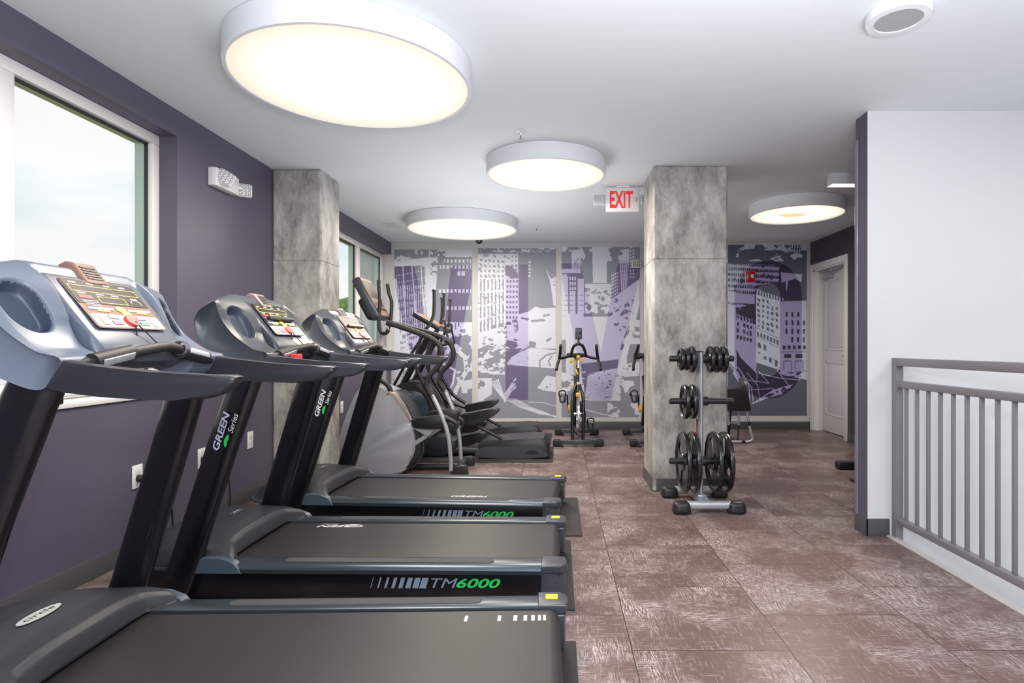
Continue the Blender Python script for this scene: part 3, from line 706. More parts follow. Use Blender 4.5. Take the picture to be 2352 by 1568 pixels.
        bmq = NB(); line(-.125, -.075, .068, .080); bmesh.ops.transform(bmq, matrix=frame_mx(o0, (0, 1, 0), -dn), verts=bmq.verts); obj('red_print', bmq, mat('red_print', (205, 50, 46), .5), scr, smooth=0)
    if kind == 1 or kind == 2:      # slim reading ledge clipped over the screen
        patch('reading_ledge', M_black, -.12, .12, LL * .46, LL * .53, t, .003, .004, .018)
    # keys
    def button(nm, m, y, s, ry, rs, par, h=.003):
        bmq = NB(); pts = [(ry * math.cos(2 * PI * k / 28), rs * math.sin(2 * PI * k / 28)) for k in range(28)]
        prism(bmq, pts, 0, h, .0008, 1, axis='z'); bmesh.ops.transform(bmq, matrix=frame_mx(fp(y, s) + nrm * .0012, (0, 1, 0), -dn), verts=bmq.verts); return obj(nm, bmq, m, par)
    yk = mat('yellow_key', (232, 214, 90), .4)
    button('quick_key', yk, 0, LL * .585, .020, .010, t); button('quick_key', yk, .012, LL * .665, .020, .010, t)
    patch('number_keys', mat('grey_keys', (196, 190, 206), .4), -.128, -.03, LL * .575, LL * .62, t, .0014, .004, .002)
    patch('number_keys', mat('grey_keys', (196, 190, 206), .4), .03, .128, LL * .575, LL * .62, t, .0014, .004, .002)
    patch('amber_key', yk, -.10, -.05, LL * .63, LL * .655, t, .0014, .003, .002); patch('amber_key', yk, .06, .11, LL * .63, LL * .655, t, .0014, .003, .002)
    for yy, cc in ((-.105, (206, 190, 130)), (.105, (206, 200, 160))): patch('incline_key', mat('key_%d' % cc[2], cc, .4), yy - .013, yy + .013, LL * .74, LL * .91, key, .003, .002, .002)
    for yy, ss, cc in ((-.058, .755, (140, 138, 146)), (.058, .755, (130, 132, 138)), (-.058, .865, (184, 104, 112)), (.058, .865, (88, 150, 112))):
        patch('key', mat('key_%d_%d' % (cc[0], cc[1]), cc, .4), yy - .019, yy + .019, LL * ss - .007, LL * ss + .007, key, .003, .002, .002)
    stp = button('stop_button', M_red, 0, LL * .83, .024, .021, t, .011)
    # vent pod on the crest
    bm = NB(); prism(bm, [(tx(-1.355), tz(1.275)), (tx(-1.352), tz(1.320)), (tx(-1.334), tz(1.330)), (tx(-1.312), tz(1.326)), (tx(-1.270), tz(1.272))], -.046, .046, .010, 3); vp = obj('fan_pod', bm, M_brownface if not kind else mat('pod_grey', (126, 112, 110), .4), t)
    bm = NB(); a = T3(-1.3065, 0, 1.3195); b_ = T3(-1.2755, 0, 1.2790); dd = (b_ - a); nn = Vector((-dd.z, 0, dd.x)).normalized(); nn = nn if nn.x > 0 else -nn
    for k in range(5):
        c_ = a + dd * (.1 + .19 * k); box(bm, -.030, .030, -.0028, .0028, -.002, .0015, mx=frame_mx(c_ + nn * .0005, (0, 1, 0), -dd))
    obj('vent_slot', bm, M_gasket, vp, smooth=0)
    # safety cord
    bm = NB(); p0 = fp(.004, LL * .86) + nrm * .012
    tube(bm, [p0, p0 + Vector((.022, .02, -.035)), T3(-1.115, .05, 1.085), T3(-1.11, .10, 1.105)], .0022, 6, 8); tube(bm, [p0, p0 + Vector((.012, -.01, -.05)), p0 + Vector((.004, -.02, -.10))], .0022, 6, 8); obj('safety_cord', bm, M_black, t)
    bm = NB()
    for k in range(6): lathe(bm, [(.0205, -.002), (.024, 0), (.0205, .002)], 20, Matrix.Translation(T3(-1.112, .10 + k * .004, 1.094 - .0006 * k)) @ Matrix.Rotation(R(90), 4, 'X'))
    obj('coiled_cord', bm, mat('cord_grey', (110, 100, 106), .4), t)
    if kind == 1:
        bm = NB(); box(bm, -.505, -.462, -.205, -.165, 1.028, 1.064, .008, 2); obj('safety_clip', bm, mat('bright_red_clip', (226, 52, 50), .4), t)
    # hand sensor bar
    bm = NB(); tube(bm, [T3(-1.14, -.300, 1.050), T3(-1.118, -.25, 1.058), T3(-1.112, -.15, 1.076), T3(-1.108, 0, 1.095), T3(-1.108, .06, 1.096), T3(-1.112, .16, 1.076), T3(-1.118, .25, 1.058), T3(-1.14, .300, 1.050)], .0155, 16, 6); obj('grip_bar', bm, M_foam, t)
    for sg in (-1, 1):
        pa, pb = T3(-1.1125, sg * .235, 1.0620), T3(-1.110, sg * .105, 1.0835)
        bm = NB(); tube(bm, [pa, pb], .0215, 20); gr = obj('sensor_grip', bm, M_foam, t)
        bm = NB(); ax = (pb - pa).normalized()
        for ang in (20, 200):
            uu = Vector((1, 0, 0)); ww = ax.cross(uu).normalized()
            d_ = (uu * math.cos(R(ang)) + ww * math.sin(R(ang)))
            box(bm, 0, (pb - pa).length * .8, -.010, .010, -.003, .0035, .002, mx=frame_mx(pa + (pb - pa) * .1 + d_ * .0195, ax, d_.cross(ax)))
        obj('sensor_plate', bm, M_silver, gr)
    # deck: frame, belt, side rails, end caps
    zr = .185; hw = .365
    bm = NB(); box(bm, tx(-1.60), tx(.02), -hw + .022, -hw + .10, .035, .150, .004); box(bm, tx(-1.60), tx(.02), hw - .10, hw - .022, .035, .150, .004); box(bm, tx(-1.55), tx(-.2), -hw + .10, hw - .10, .06, .10)
    obj('frame', bm, M_blackgloss, t)
    bm = NB()
    for xx in (-1.45, -.06):
        for sg in (-1, 1): lathe(bm, [(0, .0115), (.028, .0115), (.028, .02), (.012, .026), (.012, .05), (0, .05)], 16, Matrix.Translation((tx(xx), sg * (hw - .06), 0)))
    obj('levelling_foot', bm, M_rubber, t)
    bh = .243
    bm = NB(); prism(bm, [(tx(-1.50), .125), (tx(-1.50), .170), (tx(-1.48), .176), (tx(-.02), .176)] + [(tx(-.02) + .036 * math.sin(R(a)), .14 + .036 * math.cos(R(a))) for a in range(15, 180, 15)] + [(tx(-.02), .104)], -bh, bh, axis='y'); obj('running_belt', bm, M_belt, t, smooth=40)
    for sg in (-1, 1):
        a, b_ = (-hw, -bh - .010) if sg < 0 else (bh + .010, hw)
        bm = NB(); xa, xb = tx(-1.34), tx(-.055)
        yo = a if sg < 0 else b_; yi = b_ if sg < 0 else a
        prof = [(yo, .150), (yo, .166), (yo - sg * .006, .176), (yo - sg * .022, .185), (yi + sg * .012, .187), (yi + sg * .002, .183), (yi, .176), (yi, .150)]
        prism(bm, prof, xa, xb, axis='x'); rr = obj('side_rail', bm, M_rail, t, smooth=30)
        bm = NB(); ym = (yo + yi) / 2 + sg * -.004; hh = .024; x0_, x1_ = tx(-1.06), tx(-.24); pts = []
        for k in range(9): an = R(90 + k * 22.5); pts.append((x0_ + hh + hh * math.cos(an), ym + hh * math.sin(an)))
        for k in range(9): an = R(-90 + k * 22.5); pts.append((x1_ - hh + hh * math.cos(an), ym + hh * math.sin(an)))
        prism(bm, pts, .184, .1885, .001, 1, axis='z'); obj('foot_pad', bm, M_pad, rr)
        bm = NB(); prism(bm, [(tx(-.056), yo + .0), (tx(.02), yo + .0), (tx(.04), yo - sg * .02), (tx(.045), yo - sg * .05), (tx(.036), yi), (tx(-.056), yi)], .155, .190, .006, 3, axis='z')
        prism(bm, [(tx(-.056), yo - sg * .012), (tx(.015), yo - sg * .012), (tx(.034), yo - sg * .03), (tx(.036), yo - sg * .06), (tx(.03), yi), (tx(-.056), yi)], .032, .157, .010, 3, axis='z')
        for xx, zz in ((-.045, .147), (.012, .147), (.0, .115)): lathe(bm, [(0, 0), (.005, 0), (.004, .003), (0, .003)], 8, frame_mx((tx(xx), yo - sg * .0115, zz), (1, 0, 0), (0, 0, 1)) if sg < 0 else frame_mx((tx(xx), yo - sg * .0115, zz), (-1, 0, 0), (0, 0, 1)))
        cap = obj('end_cap', bm, M_greydark, t, smooth=40)
        if sg > 0:
            bm = NB(); box(bm, tx(-.030), tx(.010), yo - .062, yo - .024, .1895, .1912, .0006, 1); stk = obj('warning_sticker', bm, M_sticker, cap, smooth=0)
            text('sticker_mark', '!', .014, M_inkb, stk, (tx(-.004), yo - .052, .1914), (1, 0, 0), (0, 1, 0)); text('sticker_word', 'WARNING', .005, M_inkb, stk, (tx(-.027), yo - .030, .1914), (0, -1, 0), (1, 0, 0), width=.022)
    # motor hood
    xs = [-1.80, -1.79, -1.755, -1.70, -1.62, -1.55, -1.48, -1.42, -1.36, -1.315, -1.298, -1.290, -1.288]
    hz = [.14, .195, .255, .305, .340, .357, .363, .358, .350, .336, .318, .290, .262]       # crown heights (old units)
    xs2 = 1 - (1 - np.linspace(0, 1, 60)) ** 1.6; ys2 = np.linspace(-1, 1, 61)
    bm = NB(); grid = []
    def crown(x): return np.interp(x, xs, hz)
    for q in ys2:
        row_ = []
        ext = .062 * max(0, (abs(q) - .66) / .34) ** .8; fr_ = .15 * abs(q) ** 3; hwq = hw - .020 * 0          # horns reach back along the rails
        for k in xs2:
            xe = -1.288 + ext; x0_ = -1.80 + fr_
            x = x0_ + (xe - x0_) * k
            xq = -1.80 + .512 * k
            zc = crown(xq); roll = 1 - .32 * abs(q) ** 3.2 - .30 * max(0, (abs(q) - .9) / .1) ** 2
            z = .15 + (zc - .15) * roll
            z = max(z, .262) if (k > .55 and abs(q) < .97 and z < .262) else z
            wloc = np.interp(x, [-1.80, -1.42, -1.34, -1.2], [.334, .334, .366, .368])
            row_.append(bm.verts.new((tx(x), q * wloc, max(tz(z), .155))))
        grid.append(row_)
    for a, b_ in zip(grid[:-1], grid[1:]):
        for j in range(len(a) - 1): bm.faces.new((a[j], a[j + 1], b_[j + 1], b_[j]))
    hood = obj('motor_hood', bm, M_hood, t, smooth=60)
    so = hood.modifiers.new('thick', 'SOLIDIFY'); so.thickness = .006; so.offset = -1
    # lower hood skirt on both sides
    for sg in (-1, 1):
        bm = NB(); y0 = sg * .333; y1 = sg * .30
        pts = [(tx(-1.65), .03), (tx(-1.655), .10)]
        for k in np.linspace(0, 1, 16):
            x = -1.64 + (.35) * k; xq = -1.80 + .51 * k
            zc = .15 + (crown(xq) - .15) * .38
            pts.append((tx(x), max(tz(zc) + .004, .162)))
        pts += [(tx(-1.28), .20), (tx(-1.27), .03)]
        prism(bm, pts, y0, y1, .003, 1)
        prism(bm, [(tx(-1.40), .148), (tx(-1.40), .200), (tx(-1.34), .218), (tx(-1.28), .214), (tx(-1.235), .195), (tx(-1.215), .172), (tx(-1.205), .148)], sg * .3675, sg * .33, .003, 1); obj('hood_skirt', bm, M_grey if kind == 9 else mat('slate_skirt', (72, 84, 96), .3), t, smooth=35)
    # upright sleeve collars
    # print
    if kind == 0:
        bm = NB(); pts = [(.074 * math.cos(2 * PI * k / 40), .0200 * math.sin(2 * PI * k / 40)) for k in range(40)]
        xb = -1.425; zb_ = .15 + (crown(xb) - .15) * (1 - .32 * .25 ** 3.2); sl = (crown(xb + .04) - crown(xb - .04)) / .08
        # badge lengthwise across the hood (reads along Y)
        yb_ = -.01
        o_ = Vector((tx(xb), yb_, tz(.15 + (crown(xb) - .15) * 1.0) + .0025)); nmx = frame_mx(o_, (0.02, 1, -.0), (-1, 0, -sl))
        prism(bm, pts, 0, .002, axis='z'); bmesh.ops.transform(bm, matrix=nmx, verts=bm.verts)
        bd = obj('hood_badge', bm, mat('badge_cream', (206, 206, 200), .4), hood)
        text('badge_word', 'circle', .016, M_inkb, bd, nmx @ Vector((0, -.006, .0026)), nmx.to_3x3() @ Vector((1, 0, 0)), nmx.to_3x3() @ Vector((0, 1, 0)), width=.105, align='CENTER', bold=.004)
        bm = NB()
        for xx, ww in ((-.278, .011), (-.175, .012), (-.125, .013), (-.094, .012), (-.070, .012), (-.050, .011), (-.034, .010)):
            box(bm, tx(xx) - ww / 2, tx(xx) + ww / 2, bh - .075, bh - .035, .1762, .1766)
        obj('belt_dashes', bm, mat('worn_white', (196, 190, 186), .6, var=.2, scale=200), t, smooth=0)
    else:
        yf = -hw + .0215
        bm = NB(); xx = -.742
        for k in range(8):
            wv = .0028 + k * .0036
            x0_ = tx(-.715) + k * .0295; prism(bm, [(x0_, .0625 + .022), (x0_ + wv, .0625 + .022), (x0_ + wv + .013, .129), (x0_ + .013, .129)], yf - .0008, yf - .0002)
        obj('model_stripes', bm, M_ink, t, smooth=0)
        x0_ = tx(-.695) + .235
        text('model_letters', 'TM', .040, M_ink, t, (x0_, yf - .0008, .087), (1, 0, 0), (0, 0, 1), width=.112, shear=.3, bold=.0)
        text('model_number', '6000', .040, M_green, t, (x0_ + .106, yf - .0008, .087), (1, 0, 0), (0, 0, 1), width=.185, shear=.3, bold=.02)
        # upright lettering
        ux = Vector((T3(-1.30, 0, .71) - T3(-1.42, 0, .335))).normalized(); vx = Vector((-ux.z, 0, ux.x))
        fo = T3(-1.331, 0, .545); fo += ux * (.175 if kind == 1 else .19); fo.y = -S * .3165 - .0332
        sc = 1.0
        text('series_name', 'GREEN', .030, M_inkw if kind == 2 else mat('pale_print', (196, 198, 222), .4), t, fo + vx * .004, ux, vx, width=.165, shear=.2, bold=.03)
        text('series_word', 'Series', .024, M_inkw, t, fo + ux * .088 - vx * .030, ux, vx, width=.082, shear=.25, bold=.004)
        bm = NB(); lp = [(0, 0), (.012, .009), (.028, .013), (.045, .010), (.058, .004), (.050, -.001), (.036, -.003), (.022, -.001), (.012, -.004)]
        prism(bm, lp, 0, .0006, axis='z'); bmesh.ops.transform(bm, matrix=frame_mx(fo + ux * .022 - vx * .018, ux, vx), verts=bm.verts); obj('leaf_mark', bm, M_green, t, smooth=0)
        # hood oval
        bm = NB(); pts = [(.050 * math.cos(2 * PI * k / 40), .014 * math.sin(2 * PI * k / 40)) for k in range(40)]; pin = [(.0475 * math.cos(2 * PI * k / 40), .0115 * math.sin(2 * PI * k / 40)) for k in range(40)]
        xb = -1.43; sl = (crown(xb + .04) - crown(xb - .04)) / .08
        nmx = frame_mx(Vector((tx(xb), .03, tz(crown(xb)) + .0025)), (0, 1, 0), (-1, 0, -sl))
        prism(bm, pts, 0, .0015, axis='z'); prism(bm, pin, .0015, .002, axis='z', mi=1); bmesh.ops.transform(bm, matrix=nmx, verts=bm.verts)
        bd = obj('hood_badge', bm, None, hood, smooth=0, keepmats=[M_silver, M_black])
        text('badge_word', 'GREEN', .010, M_inkw, bd, nmx @ Vector((0, -.005, .0026)), nmx.to_3x3() @ Vector((1, 0, 0)), nmx.to_3x3() @ Vector((0, 1, 0)), width=.06, align='CENTER', bold=.02)
        bw = mat('belt_print', (206, 200, 204), .6)
        if kind == 1:
            text('belt_name', 'GREEN', .030, bw, t, (tx(-.915), bh - .035, .1768), (-1, 0, 0), (0, -1, 0), width=.235, shear=.3, bold=.03)
            bm = NB(); prism(bm, [(tx(-1.02), bh - .030), (tx(-.975), bh - .020), (tx(-.93), bh - .022), (tx(-.965), bh - .031)], .1764, .1768, axis='z'); obj('belt_leaf', bm, bw, t, smooth=0)
            text('belt_word', 'Series', .018, bw, t, (tx(-1.04), bh - .010, .1768), (-1, 0, 0), (0, -1, 0), width=.085, shear=.3)
        else:
            text('belt_name', 'GREEN', .034, bw, t, (tx(-.585), -bh + .014, .1768), (1, 0, 0), (0, 1, 0), width=.225, shear=.3, bold=.03)
    return t
make_treadmill('front treadmill with a cream oval hood badge and white dashes on its belt', 1.78, R(1.4), 0)
make_treadmill('second treadmill with GREEN printed upside down on the far side of its belt', 2.79, R(-.8), 1)
make_treadmill('third treadmill, beside the big grey elliptical, GREEN along its near belt edge', 3.80, R(-3.5), 2)

def mat_thing(x0, x1, y0, y1, label, rot=0):
    bm = NB(); cx_, cy_ = (x0 + x1) / 2, (y0 + y1) / 2
    box(bm, x0 - cx_, x1 - cx_, y0 - cy_, y1 - cy_, .0005, .009, .002, 1)
    o = obj('floor_mat', bm, mat('rubber_mat', (44, 42, 43), .7, bump=.2, scale=500), None, loc=(cx_, cy_, 0)); o.rotation_euler = (0, 0, rot); tag(o, label, 'floor mat', 'black rubber equipment mats')
mat_thing(-1.95, .07, 1.36, 2.16, 'black rubber mat under the front treadmill')
mat_thing(-1.95, .075, 2.42, 3.283, 'black rubber mat under the second treadmill')
mat_thing(-1.95, .147, 3.365, 4.20, 'black rubber mat under the third treadmill')
mat_thing(-1.75, -.037, 5.50, 6.35, 'black rubber mat under the elliptical with grey end cap in front of the bikes')
mat_thing(-1.75, -.065, 6.45, 7.30, 'black rubber mat under the elliptical closest to the mural wall')

# ================================================================== BIG GREY ELLIPTICAL
def PX(pts, Y): return [at(x, y, Y) for x, y in pts]
def xz(pts, Y, ox=0): return [((x - CX) * Y / F - ox, HC - (y - CY) * Y / F) for x, y in pts]
def smooth2(pts, k=5, closed=True): return [(p.x, p.z) for p in cr_resample([(a, 0, b_) for a, b_ in pts], k, closed)]
y0e, y1e = 4.98, 5.36
ox = -1.45
el = thing('suspension_elliptical', 'big grey elliptical with long curved black and silver arms behind the third treadmill', 'elliptical', (ox, 5.17, 0))
def loc(pts, dy=0): return [Vector((p.x - ox, p.y - 5.17 + dy, p.z)) for p in pts]
shell = [(846, 881), (872, 890), (897, 901), (912, 907), (926, 930), (942, 965), (951, 1000), (952, 1035), (940, 1062), (924, 1085), (900, 1090), (790, 1090), (774, 1060), (778, 1010), (800, 940), (824, 895)]
bm = NB(); prism(bm, smooth2(xz(shell, y0e, ox)), y0e - 5.17, y1e - 5.17, .03, 4); obj('side_shell', bm, M_shell, el, smooth=45)
bm = NB(); prism(bm, smooth2(xz([(893, 905), (912, 912), (932, 945), (945, 985), (950, 1032), (936, 1062), (920, 1084), (800, 1086), (812, 1020), (845, 955)], y0e, ox)), y0e - 5.17 - .014, y0e - 5.16, .012, 3); obj('raised_panel', bm, M_shell, el, smooth=45)
bm = NB(); prism(bm, smooth2(xz([(938, 972), (944, 990), (950, 1030), (936, 1062), (920, 1084), (806, 1086), (822, 1040), (870, 995)], y0e, ox)), y0e - 5.17 - .022, y0e - 5.175, .008, 3); obj('raised_panel', bm, M_shell, el, smooth=45)
band = [(897, 899), (912, 902), (930, 925), (948, 962), (964, 1003), (968, 1035), (955, 1060), (938, 1075), (932, 1091), (918, 1091), (926, 1072), (944, 1050), (950, 1030), (945, 1000), (930, 960), (914, 925), (903, 908)]
bm = NB(); prism(bm, xz(band, 5.0, ox), 5.01 - 5.17, 5.33 - 5.17, .008, 2); obj('track_edge', bm, M_black, el, smooth=40)
bm = NB()
for q in (5.05, 5.12, 5.22, 5.29): tube(bm, loc(PX([(916, 905), (936, 928), (953, 965), (968, 1003), (972, 1033), (960, 1060), (944, 1075)], q)), .008, 8, 5)
obj('track_rib', bm, M_greydark, el)
bm = NB(); prism(bm, xz([(893, 898), (909, 903), (927, 928), (945, 965), (940, 968), (918, 930), (903, 910), (888, 905)], 4.97, ox), 4.965 - 5.17, 5.10 - 5.17, .006, 2); obj('accent_panel', bm, mat('taupe_panel', (150, 136, 132), .35, metal=.2), el)
for yy in (5.0, 5.3): bm = NB(); tube(bm, loc(PX([(852, 868), (868, 872), (884, 878), (893, 888), (898, 902)], yy)), .022, 14, 5); obj('neck_tube', bm, M_black, el)
bm = NB(); tube(bm, [(at(872, 905, 5.17).x - ox, 0, at(872, 905, 5.17).z), (at(877, 740, 5.17).x - ox, 0, at(877, 740, 5.17).z)], [.055, .04], 20, sy=.8, power=.8); obj('console_mast', bm, M_shell2, el)
# console
ca, cb = at(838, 640, 5.17), at(886, 727, 5.17); dirc = (cb - ca); Lc = dirc.length; dirc.normalize()
nc = Vector((-dirc.z, 0, dirc.x)); nc = nc if nc.x > 0 else -nc
oc = (ca + cb) / 2 - Vector((ox, 5.17, 0)); mxc = frame_mx(oc, (0, 1, 0), -dirc)
bm = NB(); box(bm, -.17, .17, -Lc * .52, Lc * .52, -.075, 0, .022, 3, mx=mxc); hd = obj('console_housing', bm, M_greydark, el)
bm = NB(); box(bm, -.10, .10, -Lc * .44, Lc * .1, -.135, -.07, .03, 3, mx=mxc); obj('console_back', bm, M_black, hd)
bm = NB(); box(bm, -.150, .150, -Lc * .48, Lc * .49, 0, .003, .001, 1, mx=mxc); fp_ = obj('console_face', bm, M_brownface, hd)
bm = NB(); box(bm, -.125, .125, -Lc * .02, Lc * .43, .003, .005, .001, 1, mx=mxc); obj('console_screen', bm, M_screen, fp_)
bm = NB(); 
for i in range(6): box(bm, -.12 + i * .042, -.09 + i * .042, -Lc * .35, -Lc * .28, .003, .006, .001, 1, mx=mxc); box(bm, -.12 + i * .042, -.09 + i * .042, -Lc * .22, -Lc * .15, .003, .006, .001, 1, mx=mxc)
obj('console_key', bm, M_black, fp_)
for yy, pts in ((5.03, [(870, 643), (871, 665), (873, 690), (871, 720), (870, 748), (876, 763), (886, 765), (893, 757)]), (5.32, [(890, 652), (893, 672), (899, 690), (899, 715), (896, 742), (890, 757), (886, 760)])):
    bm = NB(); tube(bm, loc(PX(pts, yy)), .0165, 14, 5); g = obj('fixed_handle', bm, M_black, el)
    bm = NB(); a, b_ = loc(PX([pts[0], pts[2]], yy)); box(bm, .012, (b_ - a).length - .03, -.008, .008, -.002, .002, .001, 1, mx=frame_mx(a + (b_ - a) * .12 + Vector((.0165, -.004, 0)), b_ - a, (0, 1, 0)))
    obj('pulse_plate', bm, M_silver, g)
bm = NB(); tube(bm, loc(PX([(868, 762), (880, 758), (892, 752)], 5.17)), .016, 10); tube(bm, loc([at(884, 764, 5.03), at(882, 762, 5.32)]), .014, 10); obj('handle_bracket', bm, M_silver, el)
for yy, blk, sil, nm in ((4.99, [(888, 741), (900, 744), (940, 757), (972, 769), (995, 780), (1010, 795), (1015, 815), (1010, 836), (996, 852), (984, 866), (980, 884), (985, 898), (992, 908)], [(991, 905), (1004, 930), (1019, 965), (1029, 1000), (1034, 1040), (1036, 1080)], 0),
                         (5.36, [(892, 739), (930, 750), (965, 759), (1000, 768), (1025, 780), (1038, 796), (1041, 816), (1032, 836), (1018, 850), (1010, 866), (1010, 880), (1018, 892), (1022, 897)], [(1020, 893), (1032, 920), (1046, 955), (1053, 990), (1057, 1025), (1059, 1066)], 1)):
    bm = NB(); tube(bm, loc(PX(blk, yy)), .0225, 16, 6); ar = obj('moving_arm', bm, M_foam, el)
    bm = NB(); tube(bm, loc(PX(sil, yy)), .0185, 16, 6); obj('lower_arm_tube', bm, M_silver, ar)
    bm = NB(); a = loc(PX([sil[0]], yy))[0]
    for k in (0, 1): lathe(bm, [(0, 0), (.005, 0), (.004, .003), (0, .003)], 8, frame_mx(a + Vector((.006 + .012 * k, -.0175, -.02 - .002 * k)), (1, 0, 0), (0, 0, 1)))
    obj('arm_bolt', bm, M_black, ar)
for yy, dxp, dyp in ((4.98, 0, 0), (5.27, 14, -6)):
    bm = NB(); prism(bm, smooth2(xz([(949 + dxp, 962 + dyp), (965 + dxp, 959 + dyp), (1012 + dxp, 955 + dyp), (1024 + dxp, 958 + dyp), (1026 + dxp, 968 + dyp), (1018 + dxp, 984 + dyp), (955 + dxp, 983 + dyp), (948 + dxp, 974 + dyp)], 5.0, ox), 3), yy - 5.17, yy + .13 - 5.17, .008, 2); pd = obj('pedal', bm, M_black, el)
    bm = NB(); tube(bm, loc(PX([(1010 + dxp, 956 + dyp), (1030 + dxp, 962 + dyp), (1048 + dxp, 972 + dyp), (1046 + dxp, 984 + dyp)], yy + .06)), .02, 12, 4); obj('pedal_link', bm, M_black, el)
    bm = NB(); prism(bm, xz([(943 + dxp, 980 + dyp), (1020 + dxp, 980 + dyp), (996 + dxp, 987 + dyp), (986 + dxp, 1001 + dyp), (980 + dxp, 1001 + dyp)], 5.0, ox), yy + .01 - 5.17, yy + .035 - 5.17, .003, 1)
    prism(bm, xz([(952 + dxp, 1013 + dyp), (978 + dxp, 997 + dyp), (984 + dxp, 1003 + dyp), (955 + dxp, 1023 + dyp)], 5.0, ox), yy + .015 - 5.17, yy + .04 - 5.17, .003, 1); obj('pedal_bracket', bm, M_silver, el)
bm = NB(); tube(bm, [(at(930, 1083, 5.17).x - ox, 0, .03), (at(1045, 1083, 5.17).x - ox, 0, .03)], .025, 12); tube(bm, [(at(1059, 1080, 5.17).x - ox, -.2, .035), (at(1059, 1080, 5.17).x - ox, .24, .035)], .0345, 14, power=.7); obj('base_bar', bm, M_black, el)
for ya in (-.22, .17): bm = NB(); xq = at(1060, 1080, 5.0).x - ox; prism(bm, [(xq - .10, .0005), (xq + .06, .0005), (xq + .045, .075), (xq + .02, .085), (xq - .04, .075)], ya, ya + .08, .005, 2); obj('rear_foot', bm, M_black, el)
bm = NB(); box(bm, at(800, 1085, 5.17).x - ox, at(930, 1085, 5.17).x - ox, -.15, .15, .0005, .04, .006); obj('base_frame', bm, M_black, el)

